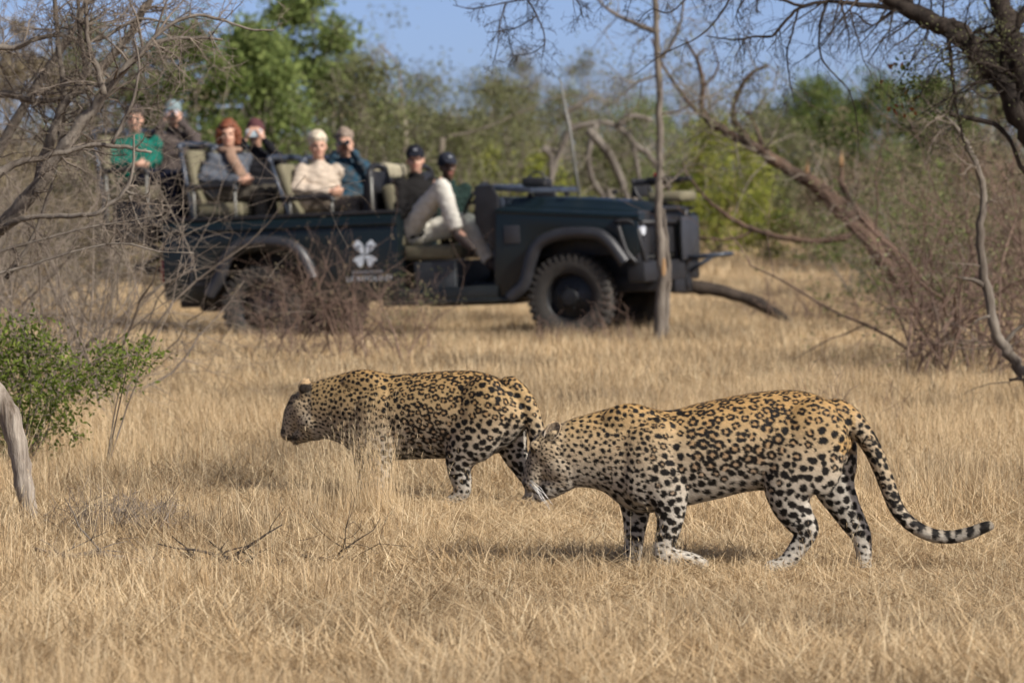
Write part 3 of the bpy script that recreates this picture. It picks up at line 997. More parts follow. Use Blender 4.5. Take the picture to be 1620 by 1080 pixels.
        dark = np.maximum(dark, 0.8 * (1 - sstep(0.6, 1.0, np.sqrt(((px - 484) / 8) ** 2 + ((pyv - 621) / 10) ** 2))) * (y < -0.05))
        dark = np.maximum(dark, 0.7 * (1 - sstep(0.6, 1.0, np.sqrt(((px - 456) / 6) ** 2 + ((pyv - 640) / 3.5) ** 2))) * (y < 0))
        return col, o, dark
    eyes = [(c.P(456, 640, -.046), 0.0065)]
    return build_cat('leopard', 'leopard walking ahead, seen slightly from behind, its forelegs hidden in tall grass', c, spots, base, 110000, 11, eye=eyes, ears=[(c.P(482, 620, -.064), (-0.62, 0.60, 0.30), (0.22, -0.25, 0.95), .046, .036), (c.P(478, 617, .062), (-0.8, 0.4, 0.25), (0.2, 0.3, 0.95), .046, .036)])
right_cat()
left_cat()
# ------------------------------------------------------------------ open safari vehicle
CAR_O = Vector((-2.105, 42.04, -0.13))
CAR_M = Matrix.Translation(CAR_O) @ Matrix.Rotation(-rad(21), 4, 'Z') @ Matrix.Rotation(-rad(2.5), 4, 'Y')
CAR_I = CAR_M.inverted()
def V(px, py, yl):
    """vehicle coordinates (forward u, height z) on the plane y = yl, 3-D point"""
    c = CAR_I @ Vector((0, 0, CAM_H))
    e = (CAR_I @ at(px, py, 40.0)) - c
    t = (yl - c.y) / e.y
    return c + e * t

def mat_paint():
    m, n, l, b = new_mat('dark_green_paint')
    tc = n.new('ShaderNodeTexCoord')
    no = n.new('ShaderNodeTexNoise'); no.inputs['Scale'].default_value = 3.0; no.inputs['Detail'].default_value = 6
    l.new(tc.outputs['Object'], no.inputs['Vector'])
    sx = n.new('ShaderNodeSeparateXYZ'); l.new(tc.outputs['Object'], sx.inputs[0])
    mr = n.new('ShaderNodeMapRange'); mr.inputs[1].default_value = 1.0; mr.inputs[2].default_value = 0.3; mr.inputs[3].default_value = 0.0; mr.inputs[4].default_value = 0.35
    l.new(sx.outputs[2], mr.inputs[0])
    ml = n.new('ShaderNodeMath'); ml.operation = 'MULTIPLY'; l.new(mr.outputs[0], ml.inputs[0]); l.new(no.outputs[0], ml.inputs[1])
    mx = n.new('ShaderNodeMix'); mx.data_type = 'RGBA'
    mx.inputs[6].default_value = (0.0055, 0.0115, 0.0145, 1); mx.inputs[7].default_value = (0.10, 0.085, 0.06, 1)   # dust low down
    l.new(ml.outputs[0], mx.inputs[0]); l.new(mx.outputs[2], b.inputs['Base Color'])
    r = n.new('ShaderNodeMapRange'); r.inputs[3].default_value = 0.22; r.inputs[4].default_value = 0.42
    l.new(no.outputs[0], r.inputs[0]); l.new(r.outputs[0], b.inputs['Roughness'])
    b.inputs['Specular IOR Level'].default_value = 0.45
    return m
M_PAINT = mat_paint()
M_BLACK = mat_plain('black_plastic', (0.014, 0.014, 0.016), 0.5, var=0.3, scale=6)
M_FLARE = mat_plain('grey_black_flare', (0.030, 0.031, 0.036), 0.42, var=0.2, scale=5)
M_RUBBER = mat_plain('tyre_rubber', (0.030, 0.028, 0.026), 0.85, var=0.35, scale=7, col2=(0.050, 0.044, 0.037))
M_STEEL = mat_plain('frame_steel', (0.045, 0.055, 0.075), 0.35, 0.2, var=0.2, scale=6)
M_POST = mat_plain('grey_post_steel', (0.22, 0.22, 0.20), 0.5, 0.1, var=0.15, scale=8)
M_CANVAS = mat_plain('khaki_canvas', (0.150, 0.135, 0.085), 0.85, var=0.12, scale=9, bump=0.15)
M_RIM = mat_plain('dark_rim', (0.018, 0.019, 0.021), 0.4, 0.3, var=0.2)
M_FLOOR = mat_plain('grey_box_steel', (0.045, 0.050, 0.056), 0.6, var=0.2)
M_LENS = mat_plain('headlight_lens', (0.75, 0.78, 0.82), 0.12, 0.3, var=0.1)
M_ORANGE = mat_plain('indicator_orange', (0.55, 0.09, 0.02), 0.25, var=0.1)
M_RED = mat_plain('tail_red', (0.28, 0.02, 0.02), 0.25, var=0.1)
M_WHITEP = mat_plain('white_decal', (0.62, 0.68, 0.74), 0.6, var=0.05)
M_GREYP = mat_plain('grey_decal', (0.25, 0.27, 0.30), 0.6, var=0.05)
M_GRILLE = mat_plain('grille_grey', (0.085, 0.085, 0.075), 0.45, 0.3, var=0.2)
def mat_glass():
    m, n, l, b = new_mat('windscreen_glass')
    b.inputs['Base Color'].default_value = (0.75, 0.85, 0.85, 1); b.inputs['Roughness'].default_value = 0.03
    b.inputs['Transmission Weight'].default_value = 0.9; b.inputs['IOR'].default_value = 1.2
    return m
M_GLASS = mat_glass()

car = empty('safari_vehicle')
car.matrix_world = CAR_M
tag(car, 'open dark green safari vehicle with tiered khaki seats and a white four-winged emblem', 'vehicle')

def P2(pts, y): return [tuple((V(px, py, y).x, V(px, py, y).z)) for px, py in pts]
def arc(cx, cz, r, a0, a1, n):
    return [(cx + r * math.cos(a0 + (a1 - a0) * i / n), cz + r * math.sin(a0 + (a1 - a0) * i / n)) for i in range(n + 1)]
def sweep_u(mb, prof, u0, u1, n=2, fn=None):
    """(y, z) profile swept along u"""
    v = []; f = []; m = len(prof)
    for i in range(n):
        u = u0 + (u1 - u0) * i / (n - 1)
        for y, z in prof:
            v.append((u, y, z) if fn is None else fn(u, y, z))
    for i in range(n - 1):
        for k in range(m):
            l = (k + 1) % m
            f.append((i * m + k, i * m + l, (i + 1) * m + l, (i + 1) * m + k))
    f.append(tuple(range(m - 1, -1, -1))); f.append(tuple((n - 1) * m + k for k in range(m)))
    mb.add(v, f)

# --- rear tub
def tub_side(sg):
    mb = MB()
    prof = [(-1.02, 0.53), (-0.62, 0.50)] + arc(0, 0.41, 0.55, rad(168), rad(8), 14) + [(0.62, 0.45), (1.46, 0.43), (1.46, 1.15), (-1.02, 1.15)]
    mb.prism(prof, sg * 0.87, sg * 0.83, 0.008)
    sh = [(0.87, 1.152), (0.892, 1.17), (0.893, 1.20), (0.875, 1.235), (0.845, 1.258), (0.80, 1.268), (0.80, 1.152)]
    sweep_u(mb, [(sg * y, z) for y, z in (sh if sg > 0 else sh[::-1])], -1.02, 1.46)
    o = mb.build('side_panel', M_PAINT, car, True, rad(30))
    r = MB(); r.box((0.22, sg * 0.81, 1.286), (2.52, 0.09, 0.035), bevel=0.012); r.build('top_rail', M_BLACK, o, True, rad(40))
    m2 = MB(); m2.box((-0.72, sg * 0.876, 0.80), (0.02, 0.012, 0.36), bevel=0.004); m2.box((-0.58, sg * 0.876, 0.66), (0.5, 0.012, 0.02), bevel=0.004)
    m2.build('trim_strip', M_FLARE, o, True, rad(40))
    return o
tubN = tub_side(-1); tub_side(1)
mb = MB(); mb.box((-1.0, 0, 0.87), (0.05, 1.66, 0.72), bevel=0.01); mb.build('tailgate', M_PAINT, car, True, rad(40))
mb = MB(); mb.box((1.43, 0, 0.90), (0.05, 1.66, 0.80), bevel=0.01); mb.build('bulkhead', M_PAINT, car, True, rad(40))
mb = MB(); mb.box((0.22, 0, 1.0), (2.38, 1.64, 0.05), bevel=0.01); mb.box((-1.3, 0, 1.255), (0.85, 1.5, 0.05), bevel=0.01)
mb.build('floor_deck', M_FLOOR, car, True, rad(40))
mb = MB()
for sg in (-1, 1):
    mb.box((1.45, sg * 0.42, 0.50), (5.0, 0.09, 0.14), bevel=0.02)
for u in (0, 3.18): mb.tube([(u, -0.65, 0.41), (u, 0.65, 0.41)], 0.06, 10)
mb.box((0.0, 0, 0.42), (0.25, 0.3, 0.25), bevel=0.05); mb.box((1.9, 0.1, 0.45), (0.9, 0.5, 0.2), bevel=0.05); mb.box((-0.6, 0.1, 0.52), (0.7, 0.7, 0.28), bevel=0.05)
mb.build('chassis', M_BLACK, car, True, rad(40))
# inner wheel wells, closed and dark
for u0 in (0.0, 3.2):
    for sg in (-1, 1):
        mb = MB(); mb.box((u0, sg * 0.62, 0.985), (1.25, 0.40, 0.03)); mb.box((u0, sg * 0.44, 0.73), (1.25, 0.02, 0.5)); mb.build('wheel_well', M_BLACK, car, False)

def flare(pts, name='wheel_flare'):
    q = smooth_path([(V(px, py, -0.91).x, V(px, py, -0.91).z) for px, py in pts], 4)
    for sg in (-1, 1):
        mb = MB()
        mb.tube([(u, sg * 0.90, z) for u, z in q], [(0.062, 0.062)] * len(q), 12, True, flat=(0, 1, 0))
        mb.build(name, M_FLARE, car, True, rad(50))
flare([(330, 466), (346, 440), (356, 412), (372, 392), (400, 384), (440, 384), (466, 392), (482, 412), (494, 440)])
flare([(806, 471), (828, 450), (838, 415), (850, 388), (878, 373), (912, 369), (945, 371), (964, 384), (978, 402), (988, 416)])

# --- front wings and bonnet
def wing(sg):
    top = P2([(785, 337), (1008, 347)], -0.83)
    low = P2([(1012, 398), (992, 415)], -0.83)
    arch = P2([(978, 402), (964, 384), (945, 371), (912, 369), (878, 373), (850, 388), (838, 415), (828, 450), (806, 471)], -0.83)
    sill = P2([(784, 473)], -0.83)
    mb = MB()
    mb.prism([top[0], top[1]] + low + arch + sill, sg * 0.84, sg * 0.80, 0.006)
    # rounded top edge and shelf
    v0, v1 = top
    sh = [(0.84, -0.004), (0.846, 0.015), (0.838, 0.036), (0.81, 0.05), (0.66, 0.058), (0.66, -0.004)]
    ln = v1[0] - v0[0]
    prof = [(sg * y, z) for y, z in (sh if sg > 0 else sh[::-1])]
    sweep_u(mb, prof, v0[0], v1[0] + 0.02, 2, lambda u, y, z: (u, y, z + v0[1] + (v1[1] - v0[1]) * (u - v0[0]) / ln))
    o = mb.build('wing', M_PAINT, car, True, rad(35))
    m2 = MB(); p = V(810, 371, -0.84); m2.box((p.x, sg * 0.843, p.z), (0.16, 0.012, 0.17), bevel=0.006); m2.build('vent_cover', M_FLARE, o, True, rad(40))
    return o
wing(-1); wing(1)
def bonnet():
    rows = []
    for t in np.linspace(0, 1, 12):
        u = 2.46 + t * 1.40
        zc = 1.375 - 0.05 * t - 0.085 * t ** 3 - (0.05 if t > 0.97 else 0)
        zs = 1.285 - 0.085 * t - 0.03 * t ** 3 - (0.05 if t > 0.97 else 0)
        hw = 0.70 - 0.03 * t
        prof = [(-hw, zs - 0.07), (-hw + 0.01, zs - 0.02), (-hw + 0.05, zs + 0.015), (-0.5, zs + 0.03), (-0.43, zc - 0.025), (-0.38, zc - 0.004), (0, zc + 0.004)]
        prof = prof + [(-y, z) for y, z in prof[:-1]][::-1]
        rows.append([(u, y, z) for y, z in prof])
    v = [p for r in rows for p in r]; m = len(rows[0]); f = []
    for i in range(len(rows) - 1):
        for k in range(m - 1):
            f.append((i * m + k, (i + 1) * m + k, (i + 1) * m + k + 1, i * m + k + 1))
    f.append(tuple((len(rows) - 1) * m + k for k in range(m)))
    f.append(tuple(range(m - 1, -1, -1)))
    mb = MB(); mb.add(v, f)
    o = mb.build('bonnet', M_PAINT, car, True, rad(40))
    for u, y in ((2.62, -0.3), (3.05, -0.45), (3.3, 0.2)):
        q = MB(); q.box((u, y, 1.385), (0.05, 0.05, 0.04), bevel=0.01); q.build('washer_nozzle', M_BLACK, o, True, rad(40))
bonnet()
mb = MB(); mb.box((3.15, 0, 0.98), (1.45, 1.3, 0.40), bevel=0.02); mb.build('engine_bay', M_BLACK, car, True, rad(40))

# --- nose: grille, lamps, bumper, bars
mb = MB(); mb.box((3.81, 0, 0.93), (0.05, 1.62, 0.46), bevel=0.015)
gr = mb.build('grille', M_BLACK, car, True, rad(40))
for k in range(8):
    for y0 in (-0.36, 0.0, 0.36):
        mb = MB(); mb.box((3.845, y0, 0.76 + 0.047 * k), (0.025, 0.31, 0.022), bevel=0.005); mb.build('grille_bar', M_GRILLE, gr, True, rad(40))
mb = MB(); mb.box((3.855, -0.545, 0.93), (0.03, 0.06, 0.42), bevel=0.01); mb.box((3.855, 0.545, 0.93), (0.03, 0.06, 0.42), bevel=0.01); mb.box((3.855, 0, 1.16), (0.03, 1.5, 0.06), bevel=0.01)
mb.build('grille_frame', M_FLARE, gr, True, rad(40))
for sg in (-1, 1):
    mb = MB(); mb.box((3.79, sg * 0.70, 0.985), (0.14, 0.24, 0.28), bevel=0.03); h = mb.build('headlight', M_BLACK, car, True, rad(40))
    mb = MB(); mb.tube([(3.845, sg * 0.68, 1.03), (3.885, sg * 0.68, 1.03)], [0.085, 0.07], 16); mb.build('lens', M_LENS, h, True, rad(40))
    mb = MB(); mb.tube([(3.845, sg * 0.79, 0.92), (3.875, sg * 0.79, 0.92)], [0.045, 0.038], 12); mb.build('side_lamp', M_LENS, h, True, rad(40))
    mb = MB(); mb.box((3.85, sg * 0.79, 0.845), (0.05, 0.06, 0.04), bevel=0.01); mb.build('indicator', M_ORANGE, h, True, rad(40))
mb = MB(); mb.box((3.84, 0, 0.62), (0.18, 1.62, 0.20), bevel=0.03); mb.box((3.88, 0.35, 0.47), (0.08, 0.5, 0.14), bevel=0.02)
bp = mb.build('bumper', M_BLACK, car, True, rad(40))
mb = MB()
T = lambda pts, r: mb.tube(smooth_path(pts, 4), r, 8)
T([(3.66, -0.86, 1.10), (3.83, -0.82, 1.08), (3.90, -0.80, 0.86), (3.91, -0.74, 0.70)], 0.026)
T([(3.66, 0.86, 1.10), (3.83, 0.82, 1.08), (3.90, 0.80, 0.86), (3.91, 0.74, 0.70)], 0.026)
T([(3.70, -0.88, 1.06), (3.74, -0.88, 0.92), (3.78, -0.87, 0.80), (3.86, -0.84, 0.70)], 0.028)
T([(3.92, -0.42, 0.66), (3.93, -0.42, 1.13), (3.92, -0.38, 1.20), (3.92, 0.38, 1.20), (3.93, 0.42, 1.13), (3.92, 0.42, 0.66)], 0.028)
mb.tube([(3.905, -0.79, 1.08), (3.905, 0.79, 1.08)], 0.022, 8)
mb.build('bull_bar', M_BLACK, car)
mb = MB(); mb.box((3.955, 0.46, 0.92), (0.025, 0.52, 0.42), bevel=0.01); mb.build('mesh_guard', M_FLARE, car, True, rad(40))
# tracker's seat over the far front corner
sp = V(1060, 311, 0.5)
mb = MB(); mb.box((sp.x + 0.02, 0.5, sp.z), (0.36, 0.46, 0.10), bevel=0.04); ts = mb.build('tracker_seat', M_CANVAS, car, True, rad(60))
mb = MB()
for y in (0.27, 0.73):
    mb.tube(smooth_path([(sp.x + 0.15, y, 1.2), (sp.x - 0.15, y, 1.26), (sp.x - 0.26, y, 1.36), (sp.x - 0.30, y, 1.50)], 4), 0.018, 8)
    mb.tube([(sp.x - 0.28, y, 1.46), (sp.x + 0.12, y, 1.485)], 0.022, 8)
    mb.box((sp.x, y, 1.49), (0.30, 0.06, 0.05), bevel=0.02)
    mb.tube([(sp.x + 0.1, y, 1.22), (3.88, y, 0.7)], 0.018, 8)
mb.tube([(sp.x - 0.30, 0.27, 1.49), (sp.x - 0.30, 0.73, 1.49)], 0.018, 8)
mb.box((sp.x - 0.30, 0.5, 1.40), (0.03, 0.42, 0.14), bevel=0.012)
mb.build('seat_frame', M_BLACK, ts, True, rad(60))
mb = MB(); mb.ellipsoid((sp.x - 0.05, 0.27, 1.53), (0.035, 0.03, 0.025)); mb.build('red_knob', M_RED, ts)
mb = MB()
e1 = V(1150, 402, 0.5); e0 = V(1094, 407, 0.5); e2 = V(1100, 428, 0.5)
mb.tube([(3.88, 0.35, e0.z), (e1.x, 0.35, e1.z), (e1.x + 0.02, 0.5, e1.z + 0.005), (e1.x, 0.66, e1.z), (3.88, 0.66, e0.z)], 0.022, 8)
mb.tube([(3.88, 0.5, e2.z - 0.03), (e1.x - 0.12, 0.5, e1.z)], 0.02, 8)
mb.build('foot_rest', M_STEEL, car)
mb = MB(); mb.tube([(2.99, 0.05, 1.36), (2.93, 0.05, 1.95), (2.84, 0.05, 2.50)], [0.014, 0.012, 0.008], 6); mb.build('whip_antenna', M_POST, car)

# --- cab
mb = MB(); mb.box((1.95, 0, 0.49), (1.05, 1.66, 0.05), bevel=0.01); mb.build('cab_floor', M_FLOOR, car, True, rad(40))
for sg in (-1, 1):
    mb = MB(); mb.box((1.95, sg * 0.845, 0.465), (1.04, 0.05, 0.16), bevel=0.02); mb.box((1.95, sg * 0.87, 0.405), (1.3, 0.10, 0.05), bevel=0.02)
    mb.build('door_sill', M_PAINT, car, True, rad(40))
mb = MB(); mb.box((1.78, 0, 0.66), (0.42, 1.5, 0.26), bevel=0.015); mb.build('seat_box', M_FLOOR, car, True, rad(40))
for sg in (-1, 1):
    mb = MB(); mb.box((1.72, sg * 0.44, 0.88), (0.52, 0.60, 0.14), bevel=0.045); st = mb.build('front_seat', M_CANVAS, car, True, rad(60))
    mb = MB(); mb.box((1.36, sg * 0.44, 1.24), (0.12, 0.58, 0.62), Matrix.Rotation(-0.18, 3, 'Y'), bevel=0.045); mb.build('backrest', M_CANVAS, st, True, rad(60))
    mb = MB(); y0, y1 = (-0.80, -0.36) if sg < 0 else (0.36, 0.80); ym = (y0 + y1) / 2
    mb.tube(smooth_path([(1.17, y0, 1.28), (1.17, y0, 1.60), (1.16, y0 + 0.06, 1.70), (1.16, ym, 1.73), (1.16, y1 - 0.06, 1.70), (1.17, y1, 1.60), (1.17, y1, 1.28)], 5), 0.030, 8)
    mb.box((1.17, ym, 1.48), (0.035, 0.34, 0.40), bevel=0.01)
    mb.build('seat_hoop', M_BLACK, st, True, rad(60))
    for yy in (y0 - 0.03, y1 + 0.02):
        mb = MB(); mb.tube([(1.20, yy, 1.28), (1.20, yy, 1.62)], 0.016, 8); mb.build('hoop_post', M_POST, st)
mb = MB(); mb.box((2.40, 0, 1.12), (0.20, 1.56, 0.34), bevel=0.05); mb.box((2.44, 0, 0.75), (0.06, 1.6, 0.55), bevel=0.01)
mb.build('dashboard', M_BLACK, car, True, rad(40))
mb = MB()
ring = [Vector((0.19 * math.cos(a), 0.19 * math.sin(a), 0)) for a in np.linspace(0, 2 * PI, 25)]
RM = Matrix.Translation((2.08, -0.34, 1.36)) @ Matrix.Rotation(rad(-58), 4, 'Y')
mb.tube([RM @ p for p in ring], 0.016, 8)
for a in (0.3, 2.4, 4.5): mb.tube([RM @ Vector((0, 0, -0.03)), RM @ Vector((0.19 * math.cos(a), 0.19 * math.sin(a), 0))], 0.014, 6)
mb.tube([RM @ Vector((0, 0, 0.02)), RM @ Vector((0, 0, -0.35))], 0.03, 8)
mb.build('steering_wheel', M_BLACK, car)
pad = P2([(751, 294), (778, 292), (787, 310), (790, 340), (790, 400), (772, 384), (752, 352)], -0.80)
mb = MB(); mb.prism(pad, -0.82, -0.76, 0.015); mb.build('door_flap', M_BLACK, car, True, rad(40))
mb = MB(); mb.prism(pad, 0.76, 0.82, 0.015); mb.build('door_flap', M_BLACK, car, True, rad(40))
# windscreen folded flat over the scuttle
mb = MB()
for y in (-0.66, 0.66): mb.box((2.50, y, 1.455), (0.52, 0.05, 0.05), Matrix.Rotation(0.10, 3, 'Y'), bevel=0.012)
mb.box((2.25, 0, 1.48), (0.05, 1.36, 0.05), bevel=0.012); mb.box((2.75, 0, 1.43), (0.05, 1.36, 0.05), bevel=0.012); mb.box((2.42, 0, 1.33), (0.14, 1.4, 0.10), bevel=0.03)
ws = mb.build('windscreen_frame', M_STEEL, car, True, rad(40))
mb = MB(); mb.box((2.50, 0, 1.455), (0.47, 1.28, 0.008), Matrix.Rotation(0.10, 3, 'Y')); mb.build('windscreen', M_GLASS, ws, False)

# --- tiered passenger seats
def passenger_seat(ub, utop, zb, ztop, zseat, zarm, sg):
    y0 = sg * 0.42; w = 0.64
    mb = MB(); mb.box((ub + 0.26, y0, zseat - 0.07), (0.50, w, 0.14), bevel=0.05)
    st = mb.build('passenger_seat', M_CANVAS, car, True, rad(60))
    d = Vector((utop - ub, 0, ztop - zb)); ang = math.atan2(d.x, d.z)
    zc0 = zseat - 0.02; h = ztop - zc0 - 0.05
    k = lambda z: ub + d.x * (z - zb) / d.z
    mb = MB(); mb.box((k(zc0 + h / 2) + 0.045, y0, zc0 + h / 2), (0.09, w, h), Matrix.Rotation(ang, 3, 'Y'), bevel=0.035)
    mb.build('backrest', M_CANVAS, st, True, rad(60))
    mb = MB()
    ye = sg * 0.78; yi = sg * 0.06
    for y in (ye, yi):
        mb.tube([(ub, y, zb), (k(ztop), y, ztop)], 0.022, 8)
    mb.tube(smooth_path([(k(ztop - 0.06), ye, ztop - 0.06), (k(ztop), ye, ztop), (k(ztop), (ye + yi) / 2, ztop + 0.006), (k(ztop), yi, ztop), (k(ztop - .06), yi, ztop - 0.06)], 4), 0.030, 8)
    mb.build('back_frame', M_STEEL, st)
    for uu, zz in ((ub + 0.02, zarm), (ub + 0.46, zarm - 0.02)):
        mb = MB(); mb.tube([(uu, ye, zb), (uu, ye, zz)], 0.014, 8); mb.build('side_post', M_POST, st)
    mb = MB(); mb.tube(smooth_path([(k(zarm), ye, zarm), (ub + 0.25, ye, zarm + 0.005), (ub + 0.43, ye, zarm), (ub + 0.475, ye, zarm - 0.05)], 4), [0.030] * 13, 8); mb.build('armrest', M_BLACK, st)
    mb = MB(); mb.box((ub + 0.26, y0, (zseat - 0.14 + zb) / 2 - 0.1), (0.44, 0.58, max(0.06, zseat - 0.14 - zb + 0.22)), bevel=0.01); mb.build('seat_base', M_BLACK, st, True, rad(40))
ROWS = [(0.30, 0.12, 1.29, 1.85, 1.29, 1.45), (-0.72, -0.83, 1.29, 2.02, 1.44, 1.60), (-1.66, -1.76, 1.29, 2.20, 1.64, 1.80)]
for r in ROWS:
    for sg in (-1, 1): passenger_seat(*r, sg)
# rear platform braces
mb = MB()
for sg in (-1, 1):
    q = lambda px, py: V(px, py, -0.75)
    a, b, c_, d_ = q(170, 355), q(258, 398), q(215, 424), q(256, 404)
    mb.box(((-1.70 - 1.0) / 2, sg * 0.75, 1.275), (0.75, 0.06, 0.05), bevel=0.01)
    mb.tube([(a.x, sg * 0.75, a.z), (b.x, sg * 0.75, b.z)], 0.026, 8)
    mb.tube([(c_.x, sg * 0.75, c_.z), (d_.x, sg * 0.75, d_.z)], 0.026, 8)
    mb.tube([(c_.x - 0.02, sg * 0.75, c_.z), (-1.0, sg * 0.75, c_.z - 0.03)], 0.03, 8)
mb.tube([(-1.25, -0.75, 0.80), (-1.25, 0.75, 0.80)], 0.03, 8)
mb.build('rear_brace', M_BLACK, car, True, rad(60))
for sg in (-1, 1):
    mb = MB(); mb.box((-1.04, sg * 0.80, 0.80), (0.04, 0.10, 0.22), bevel=0.01); mb.build('tail_light', M_RED, car, True, rad(40))

# --- wheels
def wheel_meshes():
    R, W = 0.405, 0.245
    prof = [(0.235, -0.095), (0.27, -0.115), (0.34, -0.124), (0.385, -0.112), (0.400, -0.09), (0.403, 0.0), (0.400, 0.09), (0.385, 0.112), (0.34, 0.124), (0.27, 0.115), (0.235, 0.095), (0.225, 0.0)]
    n = 40; v = []; f = []; m = len(prof)
    for i in range(n):
        a = 2 * PI * i / n
        for r, y in prof: v.append((r * math.cos(a), y, r * math.sin(a)))
    for i in range(n):
        j = (i + 1) % n
        for k in range(m):
            l = (k + 1) % m
            f.append((i * m + k, i * m + l, j * m + l, j * m + k))
    t = MB(); t.add(v, f)
    for i in range(36):
        a = 2 * PI * i / 36
        for s, off in ((-1, 0.0), (1, 0.09)):
            M3 = Matrix.Rotation(-(a + off), 3, 'Y')
            t.box(M3 @ Vector((0.402, s * 0.075, 0)), (0.022, 0.085, 0.042), M3, 0.004)
            t.box(M3 @ Vector((0.372, s * 0.121, 0)), (0.05, 0.012, 0.03), M3, 0.003)
    r = MB()
    prof = [(0.236, -0.10), (0.240, -0.085), (0.22, -0.07), (0.205, -0.02), (0.16, -0.035), (0.10, -0.055), (0.075, -0.075), (0.072, -0.10), (0.03, -0.105), (0.001, -0.105), (0.001, 0.06), (0.23, 0.09)]
    v = []; f = []; m = len(prof); n = 32
    for i in range(n):
        a = 2 * PI * i / n
        for q, y in prof: v.append((q * math.cos(a), y, q * math.sin(a)))
    for i in range(n):
        j = (i + 1) % n
        for k in range(m - 1):
            f.append((i * m + k, i * m + k + 1, j * m + k + 1, j * m + k))
    r.add(v, f)
    for i in range(6):
        a = 2 * PI * i / 6
        r.tube([(0.105 * math.cos(a), -0.05, 0.105 * math.sin(a)), (0.105 * math.cos(a), -0.075, 0.105 * math.sin(a))], 0.012, 6)
    return t, r
tm, rm = wheel_meshes()
first = None
for u, sg in ((0.0, -1), (3.18, -1), (0.0, 1), (3.18, 1)):
    w = empty('wheel'); w.parent = car; w.location = (u, sg * 0.765, 0.405); w.rotation_euler = (0, 0.4 * u, 0 if sg < 0 else PI)
    if first is None:
        t = tm.build('tyre', M_RUBBER, w, True, rad(35)); r = rm.build('rim', M_RIM, w, True, rad(35)); first = (t.data, r.data)
    else:
        for nm, d in zip(('tyre', 'rim'), first):
            o = bpy.data.objects.new(nm, d); COL.objects.link(o); o.parent = w

# --- emblem and lettering on the near side of the tub
def emblem():
    yf = -0.8745
    c = V(577, 403, yf)
    def wingshape(sx, sz):
        up = sz > 0
        if up: pts = [(0.008, 0.004), (0.035, 0.012), (0.075, 0.040), (0.108, 0.075), (0.122, 0.100), (0.098, 0.104), (0.095, 0.120), (0.082, 0.138), (0.066, 0.140), (0.052, 0.128), (0.030, 0.112), (0.014, 0.085), (0.010, 0.045)]
        else: pts = [(0.010, 0.004), (0.050, 0.006), (0.090, 0.020), (0.120, 0.042), (0.124, 0.055), (0.100, 0.066), (0.086, 0.072), (0.082, 0.092), (0.066, 0.112), (0.050, 0.118), (0.034, 0.108), (0.022, 0.085), (0.012, 0.050)]
        q = [(c.x + sx * x, yf, c.z + sz * z) for x, z in pts]
        n = len(q)
        v = q + [(x, yf + 0.0035, z) for x, y, z in q]
        f = [tuple(range(n)) if sx * sz < 0 else tuple(range(n - 1, -1, -1))]
        for i in range(n):
            j = (i + 1) % n; f.append((i, j, n + j, n + i))
        m = MB(); m.add(v, f)
        return m
    for sx in (-1, 1):
        for sz in (-1, 1):
            w = wingshape(sx, sz).build('emblem_wing', M_WHITEP, tubN, False)
            if sz > 0:
                m = MB()
                m.box((c.x + sx * 0.062, yf - 0.003, c.z + 0.082), (0.075, 0.003, 0.007), Matrix.Rotation(sx * 0.15, 3, 'Y'))
                m.box((c.x + sx * 0.060, yf - 0.003, c.z + 0.050), (0.007, 0.003, 0.055), Matrix.Rotation(sx * 0.5, 3, 'Y'))
                m.build('emblem_wing', M_FLARE, tubN, False)
    m = MB(); m.box((c.x, yf, c.z - 0.018), (0.05, 0.004, 0.022)); m.build('emblem_bar', M_WHITEP, tubN, False)
    a, b = V(557, 431, yf), V(605, 429, yf)
    rng = random.Random(2); m = MB(); x = a.x
    while x < b.x:                           # line of small print, too small to read
        w = rng.uniform(0.010, 0.02); m.box((x + w / 2, yf, (a.z + b.z) / 2), (w, 0.004, 0.020)); x += w + 0.006
    m.build('small_print', M_GREYP, tubN, False)
    cu = bpy.data.curves.new('letters', 'FONT'); cu.body = 'LONDOLOZI'; cu.size = 0.068; cu.space_character = 1.32; cu.align_x = 'CENTER'; cu.extrude = 0.002
    to = bpy.data.objects.new('letters', cu); COL.objects.link(to)
    dg = bpy.context.evaluated_depsgraph_get()
    me = bpy.data.meshes.new_from_object(to.evaluated_get(dg), depsgraph=dg)
    bpy.data.objects.remove(to)
    xs = [v.co.x for v in me.vertices]; wd = max(xs) - min(xs)
    l0, l1 = V(549, 445, yf), V(619, 443, yf)
    k = (l1.x - l0.x) / wd
    me.transform(Matrix.Translation(((l0.x + l1.x) / 2, yf, (l0.z + l1.z) / 2)) @ Matrix.Rotation(PI / 2, 4, 'X') @ Matrix.Diagonal((k, 1, 1, 1)))
    me.materials.clear(); me.materials.append(M_WHITEP)
    o = bpy.data.objects.new('lettering', me); COL.objects.link(o); o.parent = tubN
emblem()
# odds and ends on the scuttle
M_TANROLL = mat_plain('tan_roll', (0.30, 0.27, 0.19), 0.9, var=0.15, scale=20, bump=0.2)
def world_thing(name, label, cat, base):
    e = empty(name); e.matrix_world = CAR_M @ Matrix.Translation(base); tag(e, label, cat); return e
e = world_thing('field_bag', 'dark binocular bag lying on the folded windscreen above the bonnet', 'bag', (2.62, -0.10, 1.455))
mb = MB(); mb.box((0, 0, 0.05), (0.26, 0.2, 0.10), Matrix.Rotation(0.1, 3, 'Y'), bevel=0.04); mb.build('bag_body', M_BLACK, e, True, rad(60))
mb = MB(); mb.tube(smooth_path([(-0.1, 0, 0.08), (-0.04, 0.02, 0.15), (0.05, -0.02, 0.14), (0.12, 0, 0.06)], 4), 0.010, 6); mb.build('bag_strap', M_FLARE, e)
e = world_thing('rolled_blanket', 'pale khaki rolled blanket behind the front seats', 'blanket', (1.02, 0.05, 1.66))
mb = MB()
